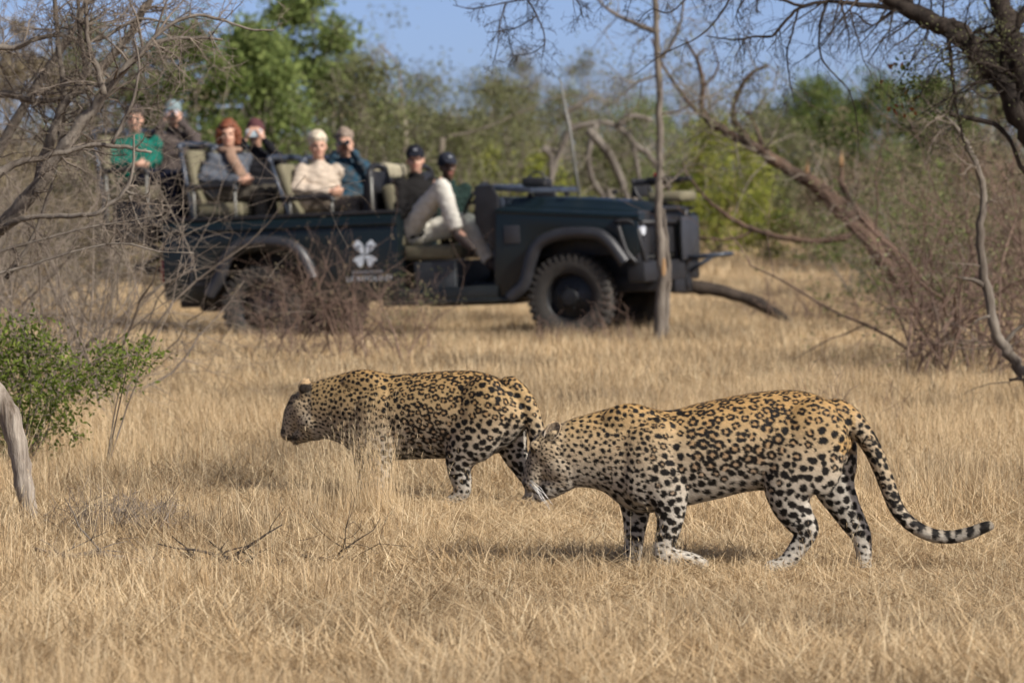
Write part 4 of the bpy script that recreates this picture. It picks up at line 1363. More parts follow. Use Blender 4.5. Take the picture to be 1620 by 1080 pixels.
for k in range(3): mb.tube([(0, -0.34, 0.02 * k), (0, -0.1, 0.02 * k + 0.012), (0, 0.15, 0.02 * k), (0, 0.34, 0.02 * k + 0.01)], [0.05, 0.064, 0.06, 0.05], 12)
mb.build('roll', M_TANROLL, e)
for y in (-0.2, 0.2):
    mb = MB(); mb.tube([(0.075 * math.cos(a), y, 0.02 + 0.085 * math.sin(a)) for a in np.linspace(0, 2 * PI, 13)], 0.008, 6); mb.build('strap', M_BLACK, e)
mb = MB(); mb.box((1.02, 0.05, 1.44), (0.06, 1.2, 0.32), bevel=0.01); mb.build('rear_bin', M_BLACK, car, True, rad(40))
# ------------------------------------------------------------------ people
def mat_cloth(name, c, rough=0.9, c2=None):
    return mat_plain(name, c, rough, var=0.12, scale=16, bump=0.3, spec=0.2, col2=c2)
M_SKIN = mat_plain('skin_light', (0.50, 0.29, 0.205), 0.5, var=0.10, scale=18)
M_SKIN2 = mat_plain('skin_dark', (0.115, 0.060, 0.038), 0.45, var=0.10, scale=18)
M_IRIS = mat_plain('eye_dark', (0.02, 0.015, 0.012), 0.2, var=0.1)
M_LIP = mat_plain('lip', (0.36, 0.13, 0.11), 0.5, var=0.1)
FACE = Vector((0.358, -0.934, 0.02)).normalized()

def build_remesh(name, mb, voxel, sm, mat, parent, wrinkle=0.0, seed=0):
    me = remesh_from(mb, voxel, sm, 0.5)
    me.name = name
    if wrinkle:
        n = len(me.vertices)
        co = np.empty(n * 3, np.float32); me.vertices.foreach_get('co', co); co = co.reshape(-1, 3)
        no = np.empty(n * 3, np.float32); me.vertices.foreach_get('normal', no); no = no.reshape(-1, 3)
        d = np.array([mnoise.noise(Vector((p[0] * 14 + seed, p[1] * 14, p[2] * 26))) for p in co])
        co = co + no * (d * wrinkle)[:, None]
        me.vertices.foreach_set('co', co.astype(np.float32).ravel())
        me.update()
    me.materials.clear(); me.materials.append(mat)
    o = bpy.data.objects.new(name, me); COL.objects.link(o); o.parent = parent
    return o

def hand(mb, wrist, d, up, side, curl=0.5):
    """palm and five fingers; d points along the fingers, up is the back of the hand, side +1/-1 where the thumb leaves"""
    d = d.normalized(); up = (up - d * up.dot(d)).normalized(); s = d.cross(up) * side
    c = wrist + d * 0.045
    R = Matrix((d, s, up)).transposed()
    mb.ellipsoid(c, (0.055, 0.043, 0.018), R)
    for k, (off, L) in enumerate(((0.031, 0.070), (0.011, 0.080), (-0.010, 0.074), (-0.030, 0.058))):
        a = wrist + d * 0.078 + s * off
        b = a + (d * math.cos(curl * 0.6) - up * math.sin(curl * 0.6)) * L * 0.5
        e = b + (d * math.cos(curl * 1.6) - up * math.sin(curl * 1.6)) * L * 0.5
        mb.tube([a - d * 0.03, a, b, e], [0.0105, 0.0105, 0.0098, 0.0085], 8)
    a = wrist + d * 0.025 + s * 0.032
    b = a + (d * 0.6 + s * 0.7 - up * 0.2) * 0.045; e = b + (d * 0.9 + s * 0.1 - up * 0.4) * 0.04
    mb.tube([a - s * 0.02, a, b, e], [0.013, 0.013, 0.011, 0.009], 8)

def person(label, seat, head, chest_dir, face_dir, skin, jacket, trousers, arms, hairspec, legs=None, thick=1.0, tilt=0.0, shoe=None, lk=1.0):
    """seat, head: points in vehicle coordinates. arms: list of (elbow, wrist, hand_dir) for side -1 (viewer side of body) and +1"""
    root = empty('person'); root.matrix_world = CAR_M @ Matrix.Translation(seat)
    tag(root, label, 'person', 'people riding in the safari vehicle')
    O = Vector(seat)
    L = lambda p: Vector(p) - O
    cd = Vector(chest_dir).normalized(); up = Vector((0, 0, 1))
    lat = up.cross(cd).normalized()            # the person's left
    hip = Vector((0, 0, 0.10)); hd = L(head)
    neck = hd + Vector((0, 0, -0.155)) - Vector(face_dir) * 0.02
    chest = neck + Vector((0, 0, -0.20)) * 1.0 + (hip - neck) * 0.05
    sh = {s: neck + Vector((0, 0, -0.085)) + lat * (-s) * 0.0 + lat * s * 0.175 * thick for s in (-1, 1)}
    mid = (hip + chest) / 2 + cd * (-0.02)
    # --- body
    b = MB()
    fd = Vector(face_dir).normalized(); fl = up.cross(fd).normalized(); fu = fd.cross(fl)
    HR = Matrix((fd, fl, fu)).transposed()
    def hp(x, y, z): return hd + HR @ Vector((x, y, z))
    b.ellipsoid(hp(-0.012, 0, 0.030), (0.098, 0.076, 0.100), HR, 20, 14)
    b.ellipsoid(hp(0.022, 0, -0.045), (0.070, 0.062, 0.078), HR, 20, 14)
    b.ellipsoid(hp(0.055, 0, -0.092), (0.030, 0.032, 0.026), HR)          # chin
    b.tube([hp(0.088, 0, 0.022), hp(0.112, 0, -0.022), hp(0.088, 0, -0.034)], [0.010, 0.016, 0.012], 8)   # nose
    b.ellipsoid(hp(0.080, 0, 0.030), (0.018, 0.050, 0.011), HR)           # brow
    for s in (-1, 1):
        b.ellipsoid(hp(-0.005, s * 0.079, -0.010), (0.022, 0.010, 0.034), HR)
        b.ellipsoid(hp(0.060, s * 0.036, -0.030), (0.030, 0.024, 0.024), HR)
    b.tube([hd + Vector((0, 0, -0.06)), neck, neck + Vector((0, 0, -0.08))], [0.054, 0.054, 0.066], 12)
    R3 = Matrix((cd, lat, up)).transposed()
    b.ellipsoid(chest, (0.10, 0.155 * thick, 0.20), R3); b.ellipsoid(mid, (0.10, 0.14, 0.2), R3); b.ellipsoid(hip, (0.12, 0.16, 0.10), R3)
    J = MB()
    J.ellipsoid(chest + Vector((0, 0, 0.01)), (0.135 * thick, 0.19 * thick, 0.215), R3, 20, 14)
    J.ellipsoid(mid, (0.145 * thick, 0.185 * thick, 0.22), R3, 20, 14)
    J.ellipsoid(hip + Vector((0, 0, 0.03)), (0.155 * thick, 0.19 * thick, 0.12), R3, 20, 14)
    J.tube([neck + Vector((0, 0, 0.03)), neck + Vector((0, 0, -0.03)), neck + Vector((0, 0, -0.12))], [0.072, 0.080, 0.13], 14)
    for s, (el, wr, hdir) in arms.items():
        el, wr = L(el), L(wr); S_ = sh[s]
        b.tube([S_, el], [0.045, 0.038], 10); b.tube([el, wr], [0.038, 0.027], 10); b.ellipsoid(el, (.038, .038, .038)); b.ellipsoid(S_, (.05, .05, .05))
        hv = Vector(hdir).normalized()
        back = (wr - (hd + hip) / 2).normalized()
        hand(b, wr + hv * 0.012, hv, back if abs(back.dot(hv)) < 0.95 else up, s, 0.75)
        J.ellipsoid(S_, (0.075, 0.075, 0.078)); J.tube([S_, (S_ + el) / 2, el], [0.073, 0.066, 0.058], 12); J.ellipsoid(el, (0.058, 0.058, 0.058))
        J.tube([el, el * 0.45 + wr * 0.55, wr], [0.058, 0.050, 0.042], 12)
    T = MB()
    T.ellipsoid(hip, (0.15, 0.185, 0.115), R3, 20, 14)
    if legs is None:
        legs = {}
        for s in (-1, 1):
            k = hip + cd * 0.0 + Vector((0.46, lat.y * s * 0.1 + s * 0.02, -0.02)); legs[s] = (k + O, k + O + Vector((0.04, 0, -0.42)), Vector((1, 0, -0.1)))
    sho = MB()
    for s, (kn, an, ft) in legs.items():
        kn, an = L(kn), L(an); h0 = hip + lat * s * 0.085
        b.tube([h0, kn], [0.07, 0.05], 10); b.tube([kn, an], [0.05, 0.036], 10); b.ellipsoid(kn, (.05, .05, .05))
        T.tube([h0, h0 * 0.5 + kn * 0.5, kn], [0.098 * lk, 0.092 * lk, 0.074 * lk], 14); T.ellipsoid(kn, (0.076 * lk, 0.076 * lk, 0.076 * lk))
        T.tube([kn, kn * 0.45 + an * 0.55, an], [0.074 * lk, 0.072 * lk, 0.066 * lk], 14)
        fv = Vector(ft).normalized()
        b.tube([an, an + fv * 0.12], [0.036, 0.03], 8)
        sd = (an - kn).normalized()
        sho.tube([an - sd * 0.06, an + sd * 0.05], [0.056, 0.052], 12)
        sho.tube([an + sd * 0.06 - fv * 0.05, an + sd * 0.06 + fv * 0.08, an + sd * 0.065 + fv * 0.20], [0.048, 0.048, 0.036], 12); sho.ellipsoid(an + sd * 0.065 + fv * 0.2, (.036, .036, .036))
    bo = build_remesh('body', b, 0.0105, 2, skin, root)
    jk = build_remesh('jacket', J, 0.016, 3, jacket, root, 0.022, seat[0] * 10)
    tr = build_remesh('trousers', T, 0.016, 3, trousers, root, 0.012, seat[0] * 7)
    build_remesh('shoes', sho, 0.012, 2, shoe or M_BOOT, root)
    for s in (-1, 1):
        m = MB(); m.ellipsoid(hp(0.083, s * 0.033, 0.004), (0.010, 0.017, 0.008), HR, 10, 8); m.build('eye', M_IRIS, root)
    m = MB(); m.ellipsoid(hp(0.089, 0, -0.060), (0.009, 0.026, 0.007), HR, 10, 8); m.build('mouth', M_LIP, root)
    # --- hair and hat
    style, hmat, capmat = hairspec
    rng = random.Random(int(abs(seat[0] * 100)) + int(abs(seat[1] * 10)))
    h = MB()
    if style in ('short', 'bob', 'curly', 'under'):
        h.ellipsoid(hp(-0.030, 0, 0.045), (0.100, 0.086, 0.102), HR, 20, 14)
        if style == 'bob':
            for s in (-1, 1):
                h.tube([hp(0.02, s * 0.072, 0.06), hp(-0.01, s * 0.088, -0.02), hp(-0.005, s * 0.090, -0.10)], [0.05, 0.046, 0.030], 12)
            h.tube([hp(-0.06, 0, 0.05), hp(-0.07, 0, -0.04), hp(-0.06, 0, -0.12)], [0.085, 0.080, 0.055], 14)
            h.ellipsoid(hp(0.045, 0, 0.088), (0.052, 0.075, 0.030), HR)
        elif style == 'short':
            h.ellipsoid(hp(0.02, 0, 0.088), (0.075, 0.072, 0.050), HR)
        elif style == 'curly':
            h.ellipsoid(hp(0.0, 0, 0.085), (0.10, 0.088, 0.070), HR)
            h.ellipsoid(hp(-0.05, 0, 0.0), (0.068, 0.082, 0.09), HR)
        if style != 'under':
            for k in range(120):
                a = rng.random() * 6.283; e = rng.uniform(0.15, 1.4)
                p = hp(-0.03 + 0.095 * math.cos(a) * math.cos(e), 0.085 * math.sin(a) * math.cos(e), 0.05 + 0.105 * math.sin(e))
                if (p - hd).dot(fd) > 0.06 and (p - hd).z < 0.06: continue
                q_ = rng.uniform(0.6, 1.25); h.ellipsoid(p, (0.020 * q_, 0.020 * q_, 0.018 * q_))
        build_remesh('hair', h, 0.0085, 0, hmat, root, 0.012)
    if style in ('cap', 'under') and capmat:
        c_ = MB()
        c_.ellipsoid(hp(-0.012, 0, 0.055), (0.106, 0.088, 0.094), HR, 20, 14)
        c_.ellipsoid(hp(0.120, 0, 0.055), (0.075, 0.070, 0.012), HR @ Matrix.Rotation(0.22, 3, 'Y'), 20, 10)
        cap = build_remesh('cap', c_, 0.008, 2, capmat, root)
        m = MB(); m.ellipsoid(hp(0.092, 0, 0.098), (0.008, 0.020, 0.014), HR, 10, 8); m.build('cap_badge', M_GREYP, cap)
    if style == 'beanie':
        c_ = MB(); c_.ellipsoid(hp(-0.015, 0, 0.060), (0.108, 0.090, 0.105), HR, 20, 14)
        c_.tube([hp(0.0, 0, 0.035), hp(0.0, 0, 0.075)], [0.0, 0.0], 6) if False else None
        ring = [hp(-0.015 + 0.104 * math.cos(a), 0.086 * math.sin(a), 0.045) for a in np.linspace(0, 2 * PI, 25)]
        c_.tube(ring, 0.017, 8)
        build_remesh('beanie', c_, 0.010, 1, capmat, root, 0.004)
    return root, hp

M_BOOT = mat_plain('brown_boot', (0.055, 0.040, 0.034), 0.7, var=0.2)
M_TROU_KH = mat_cloth('grey_khaki_trousers', (0.085, 0.075, 0.058))
M_TROU_DK = mat_cloth('dark_navy_trousers', (0.010, 0.012, 0.025))
M_TROU_WH = mat_cloth('stone_white_trousers', (0.56, 0.54, 0.48))
def hairm(n, c): return mat_plain(n, c, 0.6, var=0.35, scale=45, bump=0.5)

def hold(headp, fd, off=0.13, spread=0.075, drop=0.0, chest=None):
    """wrists of both hands raised to the face"""
    fd = Vector(fd).normalized(); fl = Vector((0, 0, 1)).cross(fd)
    h = Vector(headp)
    out = {}
    for s in (-1, 1):
        w = h + fd * off + fl * s * spread + Vector((0, 0, -0.055 + drop))
        e = h + fd * 0.06 + fl * s * (spread + 0.17) + Vector((0, 0, -0.34))
        out[s] = (e, w, Vector((0, 0, 0.85)) - fl * s * 0.45 + fd * 0.1)
    return out
def lap(seat, cd, lean=0.28):
    cd = Vector(cd).normalized(); lat = Vector((0, 0, 1)).cross(cd); o = Vector(seat)
    return {s: (o + lat * s * 0.25 + cd * 0.02 + Vector((0, 0, 0.26)), o + lat * s * 0.06 + cd * lean + Vector((0, 0, 0.22)), -lat * s * 0.8 + cd * 0.5 - Vector((0, 0, 0.2))) for s in (-1, 1)}

def device(name, label, cat, headp, fd, parts):
    """a thing held before the eyes; axes: x away from the face, y to the person's left, z up"""
    fd = Vector(fd).normalized(); fl = Vector((0, 0, 1)).cross(fd).normalized(); fu = fd.cross(fl)
    M = CAR_M @ (Matrix.Translation(Vector(headp) + fd * 0.15) @ Matrix((fd, fl, fu)).transposed().to_4x4())
    e = empty(name); e.matrix_world = M; tag(e, label, cat)
    for nm, mat, fn in parts:
        m = MB(); fn(m); m.build(nm, mat, e, True, rad(50))
    return e

def add_people():
    F = FACE
    fwd = Vector((1, 0, 0))
    # row 3 (highest, at the back)
    hg = V(213, 190, -0.42)
    s = (hg.x - 0.06, -0.42, 1.64)
    person('person in a green jacket on the rearmost near seat, behind the thorn twigs', s, hg, (0.6, -0.8, 0), F, M_SKIN,
           mat_cloth('green_fleece', (0.006, 0.115, 0.085)), M_TROU_DK, lap(s, (0.7, -0.7, 0)), ('short', hairm('brown_hair', (0.045, 0.03, 0.025)), None), thick=1.12)
    hc = V(274, 181, 0.36)
    s = (hc.x - 0.05, 0.36, 1.64)
    person('person in a pale cap and brown jacket on the rearmost seat raising a camera', s, hc, (0.5, -0.85, 0), F, M_SKIN,
           mat_cloth('brown_jacket', (0.075, 0.060, 0.055)), M_TROU_DK, hold(hc, F), ('under', hairm('grey_hair', (0.25, 0.23, 0.2)), mat_cloth('pale_teal_cap', (0.17, 0.22, 0.23))), thick=1.12)
    device('compact_camera', 'small silver compact camera held to the face of the person in the pale cap', 'camera', hc, F,
           [('camera_body', mat_plain('silver_camera', (0.55, 0.57, 0.60), 0.3, 0.4, var=0.05), lambda m: m.box((0, 0, 0.005), (0.03, 0.115, 0.066), bevel=0.01)),
            ('lens', M_BLACK, lambda m: m.tube([(0.012, 0.015, 0), (0.045, 0.015, 0)], [0.024, 0.020], 14))])
    # row 2
    hr = V(361, 214, -0.42)
    s = (hr.x - 0.10, -0.42, 1.44)
    r, hp = person('person with auburn hair in a grey jacket and tan scarf on the middle near seat', s, hr, (0.85, -0.5, 0), F, M_SKIN,
           mat_cloth('grey_jacket', (0.085, 0.095, 0.115)), M_TROU_KH, lap(s, (0.9, -0.4, 0), 0.34), ('bob', hairm('auburn_hair', (0.17, 0.052, 0.022)), None), thick=1.08)
    sc = MB(); o = Vector(s); n_ = Vector(hr) - o
    sc.tube(smooth_path([n_ + Vector((0.05, -0.09, -0.14)), n_ + Vector((0.09, -0.12, -0.24)), n_ + Vector((0.17, -0.13, -0.36)), n_ + Vector((0.22, -0.12, -0.46))], 4), [(0.03, 0.055)] * 13, 12, True, flat=(0.6, -0.8, 0))
    sc.tube([n_ + Vector((0.10 * math.cos(a), 0.085 * math.sin(a), -0.145)) for a in np.linspace(0, 2 * PI, 17)], 0.032, 8)
    build_remesh('scarf', sc, 0.012, 2, mat_cloth('tan_scarf', (0.27, 0.175, 0.125)), r, 0.01)
    hb = V(404, 212, 0.36)
    s = (hb.x - 0.02, 0.36, 1.44)
    person('person in a maroon beanie and black jacket filming with a phone', s, hb, (0.5, -0.85, 0), F, M_SKIN,
           mat_cloth('black_jacket', (0.010, 0.010, 0.013)), M_TROU_KH, hold(hb, F, 0.17, 0.09), ('beanie', None, mat_cloth('maroon_wool', (0.085, 0.035, 0.038))), thick=1.1)
    device('phone', 'pale blue phone held out by the person in the maroon beanie', 'phone', hb + F * 0.04, F,
           [('phone_case', mat_plain('pale_phone', (0.45, 0.55, 0.60), 0.3, var=0.05), lambda m: m.box((0, 0, 0.0), (0.012, 0.15, 0.075), bevel=0.005)),
            ('lens', M_BLACK, lambda m: m.tube([(0.005, 0.055, 0.018), (0.009, 0.055, 0.018)], [0.011, 0.011], 12))])
    # row 1
    hw = V(503, 232, -0.42)
    s = (hw.x - 0.07, -0.42, 1.29)
    person('person with short blond hair in a cream jacket on the front near passenger seat', s, hw, (0.75, -0.65, 0), (0.50, -0.86, 0.0), M_SKIN,
           mat_cloth('cream_jacket', (0.43, 0.36, 0.29)), mat_cloth('pale_trousers', (0.16, 0.13, 0.10)), lap(s, (0.9, -0.4, 0), 0.30), ('curly', hairm('blond_hair', (0.58, 0.50, 0.38)), None), thick=1.1)
    hm = V(545, 228, 0.36)
    s = (hm.x - 0.02, 0.36, 1.29)
    person('person with sandy hair in a blue and grey jacket looking through binoculars', s, hm, (0.5, -0.85, 0), F, M_SKIN,
           mat_cloth('blue_grey_jacket', (0.010, 0.055, 0.095), c2=(0.06, 0.065, 0.07)), M_TROU_KH, hold(hm, F, 0.12, 0.07, -0.01), ('short', hairm('sandy_hair', (0.22, 0.17, 0.13)), None), thick=1.15)
    def bino(m):
        for y in (-0.032, 0.032):
            m.tube([(-0.05, y, 0.0), (0.0, y, 0), (0.03, y * 1.1, 0), (0.075, y * 1.15, 0)], [0.016, 0.018, 0.026, 0.028], 12)
    device('binoculars', 'black binoculars held to the eyes of the person with sandy hair', 'binoculars', hm + Vector((0, 0, 0.005)), F,
           [('barrels', M_BLACK, bino), ('bridge', M_FLARE, lambda m: m.box((0.0, 0, 0.004), (0.05, 0.06, 0.014), bevel=0.004))])
    # front seats
    hd = V(657, 253, -0.46)
    s = (1.44, -0.46, 0.96)
    kn = V(699, 297, -0.72); an = V(722, 364, -0.78); k2 = V(738, 350, -0.42); a2 = V(776, 412, -0.5)
    o = Vector(s)
    person('person in a black jacket and stone trousers with one knee raised in the cab', s, hd, (0.75, -0.66, 0), (0.40, -0.92, -0.05), M_SKIN,
           mat_cloth('black_fleece', (0.012, 0.011, 0.011)), M_TROU_WH,
           {-1: (o + Vector((-0.02, -0.24, 0.28)), V(686, 302, -0.56), Vector((0.6, 0.0, 0.5))), 1: (o + Vector((0.12, 0.24, 0.26)), V(685, 312, -0.40), Vector((0.8, -0.3, 0.3)))},
           ('under', hairm('dark_hair', (0.05, 0.035, 0.025)), mat_cloth('navy_cap', (0.012, 0.013, 0.020))),
           legs={-1: (kn, an, Vector((0.75, -0.25, -0.55))), 1: (k2, a2, Vector((1, 0, -0.3)))}, thick=1.1, lk=1.18)
    ht = V(708, 264, 0.36)
    s = (1.46, 0.36, 0.96)
    person('person with dark skin, dark cap and green jacket on the far front seat', s, ht, (0.75, -0.66, 0), (0.62, -0.78, -0.05), M_SKIN2,
           mat_cloth('dark_green_jacket', (0.012, 0.026, 0.022)), mat_cloth('olive_trousers', (0.03, 0.035, 0.022)), lap(s, (1, -0.3, 0), 0.3),
           ('under', hairm('black_hair', (0.012, 0.01, 0.01)), mat_cloth('navy_cap_faded', (0.022, 0.025, 0.036))), thick=1.05)
add_people()
# ------------------------------------------------------------------ trees and brush
M_BARK_GREY = mat_bark('bark_grey', (0.085, 0.068, 0.055), (0.235, 0.205, 0.170), 22)
M_BARK_PALE = mat_bark('bark_pale_lichen', (0.13, 0.105, 0.08), (0.42, 0.39, 0.33), 16)
M_BARK_DARK = mat_bark('bark_dark', (0.018, 0.014, 0.012), (0.062, 0.048, 0.038), 16)
M_BARK_RED = mat_bark('bark_red_brown', (0.035, 0.025, 0.020), (0.145, 0.095, 0.066), 14)
M_TWIG = mat_bark('twig_grey_brown', (0.10, 0.078, 0.062), (0.27, 0.225, 0.18), 9, bump=0.2)
M_TWIG_PURPLE = mat_bark('twig_purple_brown', (0.090, 0.060, 0.048), (0.25, 0.170, 0.130), 9, bump=0.2)
M_TWIG_BG = mat_bark('twig_far', (0.13, 0.11, 0.085), (0.26, 0.225, 0.18), 3, bump=0.0)
M_BLEACH = mat_bark('bleached_wood', (0.10, 0.075, 0.055), (0.50, 0.44, 0.37), 34, (1, 1, 0.10), 1.0)
M_SPLIT = mat_bark('split_wood', (0.25, 0.14, 0.07), (0.42, 0.28, 0.15), 20)

def fast_mesh(name, verts, loops_per, mat, parent, tint=None):
    """faces of equal size from stacked vertices"""
    nf = len(verts) // loops_per
    me = bpy.data.meshes.new(name)
    me.vertices.add(len(verts)); me.vertices.foreach_set('co', verts.astype(np.float32).ravel())
    me.loops.add(len(verts)); me.loops.foreach_set('vertex_index', np.arange(len(verts), dtype=np.int32))
    me.polygons.add(nf); me.polygons.foreach_set('loop_start', np.arange(0, len(verts), loops_per, dtype=np.int32))
    me.update(calc_edges=True)
    if tint is not None:
        a = me.attributes.new('tint', 'FLOAT', 'POINT'); a.data.foreach_set('value', np.repeat(tint, loops_per).astype(np.float32))
    me.materials.append(mat)
    o = bpy.data.objects.new(name, me); COL.objects.link(o)
    if parent: o.parent = parent
    return o

def leaf_verts(cen, size, rs, aspect=0.45, flat=0.0):
    n = len(cen)
    d = rs.normal(0, 1, (n, 3)); d[:, 2] *= (1 - flat); d /= np.linalg.norm(d, axis=1, keepdims=True) + 1e-9
    e = rs.normal(0, 1, (n, 3)); e -= d * (e * d).sum(1, keepdims=True); e /= np.linalg.norm(e, axis=1, keepdims=True) + 1e-9
    L = size * rs.uniform(0.7, 1.3, (n, 1)); W = L * aspect * 0.5
    a = cen - d * L * 0.5; c = cen + d * L * 0.5
    b = cen + e * W; f = cen - e * W
    return np.stack([a, b, c, f], 1).reshape(-1, 3)

class Grow:
    def __init__(s, seed):
        s.rng = random.Random(seed); s.wob = 0.18; s.big = MB(); s.small = MB(); s.tips = []; s.nodes = []
    def path(s, pts, radii, sides=7, big=True):
        n = len(pts)
        if not isinstance(radii, (list, tuple)): radii = [radii] * n
        q = smooth_path([tuple(p) + (r,) for p, r in zip(pts, radii)], 4)
        rg = s.rng
        P = [Vector(a[:3]) for a in q]; R = [max(0.0012, a[3]) for a in q]
        for i in range(1, len(P) - 1):
            P[i] = P[i] + Vector((rg.gauss(0, 1), rg.gauss(0, 1), rg.gauss(0, 1))) * R[i] * (s.wob if R[i] > 0.02 else 0.22)
            R[i] *= rg.uniform(0.90, 1.10)
        (s.big if big else s.small).tube(P, R, sides)
        return P, R
    def twig(s, p, d, L, r, level, bend=0.35, kids=3, up=0.0, thorn=0.0, spread=0.9):
        rg = s.rng
        n = max(3, int(4 + L * 3)); step = L / n
        P = [Vector(p)]; d = Vector(d).normalized()
        R = [r]
        for i in range(n):
            d = (d + Vector((rg.gauss(0, bend), rg.gauss(0, bend), rg.gauss(0, bend) + up)) * 0.6).normalized()
            P.append(P[-1] + d * step); R.append(max(0.0012, r * (1 - 0.75 * (i + 1) / n)))
        s.small.tube(P, R, 3 if r < 0.008 else 5, False)
        s.tips.append(P[-1])
        if thorn:
            for i in range(1, len(P)):
                for _ in range(2):
                    if rg.random() < thorn:
                        v = Vector((rg.gauss(0, 1), rg.gauss(0, 1), rg.gauss(0, 1))).normalized()
                        q = P[i - 1].lerp(P[i], rg.random())
                        s.small.tube([q, q + v * rg.uniform(0.02, 0.05)], [0.0016, 0.0007], 3, False)
        if level > 0:
            for k in range(kids):
                i = rg.randint(1, len(P) - 2) if len(P) > 2 else 1
                t = (P[i] - P[i - 1]).normalized()
                v = Vector((rg.gauss(0, 1), rg.gauss(0, 1), rg.gauss(0, 1))); v = (v - t * v.dot(t)).normalized()
                s.twig(P[i], t * 0.7 + v * spread, L * rg.uniform(0.4, 0.75), R[i] * 0.62, level - 1, bend, kids, up, thorn, spread)
    def sprout(s, P, R, n, L, level, r=0.006, spread=1.0, kids=3, thorn=0.0, up=0.0, bend=0.35, lo=0.1, flat=1.0):
        rg = s.rng
        for _ in range(n):
            i = rg.randint(max(1, int(lo * len(P))), len(P) - 1)
            t = (P[i] - P[i - 1]).normalized()
            v = Vector((rg.gauss(0, 1), rg.gauss(0, flat), rg.gauss(0, 1))); v = (v - t * v.dot(t)).normalized()
            s.twig(P[i], t * 0.5 + v * spread + Vector((0, 0, up)), L * rg.uniform(0.5, 1.3), min(R[i] * 0.6, r), level, bend, kids, up, thorn)
    def finish(s, name, base, label, cat, big_mat, small_mat, group=None, big_name='trunk', small_name='crown', leaves=None):
        root = empty(name, base)
        tag(root, label, cat, group)
        b = Vector(base)
        for mb, nm, mt in ((s.big, big_name, big_mat), (s.small, small_name, small_mat)):
            if mb.v:
                mb.v = [(p[0] - b.x, p[1] - b.y, p[2] - b.z) for p in mb.v]
                q = mb.build(nm, mt, root)
                if mb is s.small: q['kind'] = 'stuff'
        if leaves:
            for cen, size, mat, rs, asp in leaves:
                c = np.array(cen) - np.array(b)
                fast_mesh('foliage', leaf_verts(c, size, rs, asp), 4, mat, root, rs.uniform(0, 1, len(c)))['kind'] = 'stuff'
        return root

def pth(pts, Y): return [at(p[0], p[1], p[2] if len(p) > 2 else Y) for p in pts]

LEAF = {  # background tree colours lightened in place of haze in the air
 'bush': mat_leaf('leaf_fresh_green', (0.065, 0.105, 0.020), (0.22, 0.27, 0.060), 0.4),
 'green': mat_leaf('leaf_green', (0.105, 0.150, 0.050), (0.300, 0.360, 0.125), 0.45),
 'dark': mat_leaf('leaf_dark_green', (0.071, 0.112, 0.036), (0.214, 0.259, 0.081), 0.45),
 'olive': mat_leaf('leaf_olive', (0.112, 0.122, 0.055), (0.275, 0.285, 0.145), 0.45),
 'lime': mat_leaf('leaf_yellow_green', (0.164, 0.206, 0.040), (0.461, 0.463, 0.108), 0.45),
 'brown': mat_leaf('leaf_dry_brown', (0.174, 0.143, 0.090), (0.365, 0.305, 0.200), 0.45),
 'grey': mat_leaf('leaf_far_haze_grey', (0.161, 0.169, 0.137), (0.306, 0.306, 0.266), 0.45),  # distance haze is put into this grey leaf colour
 'red': mat_leaf('leaf_dry_red', (0.24, 0.07, 0.02), (0.34, 0.13, 0.05), 0.3),
}

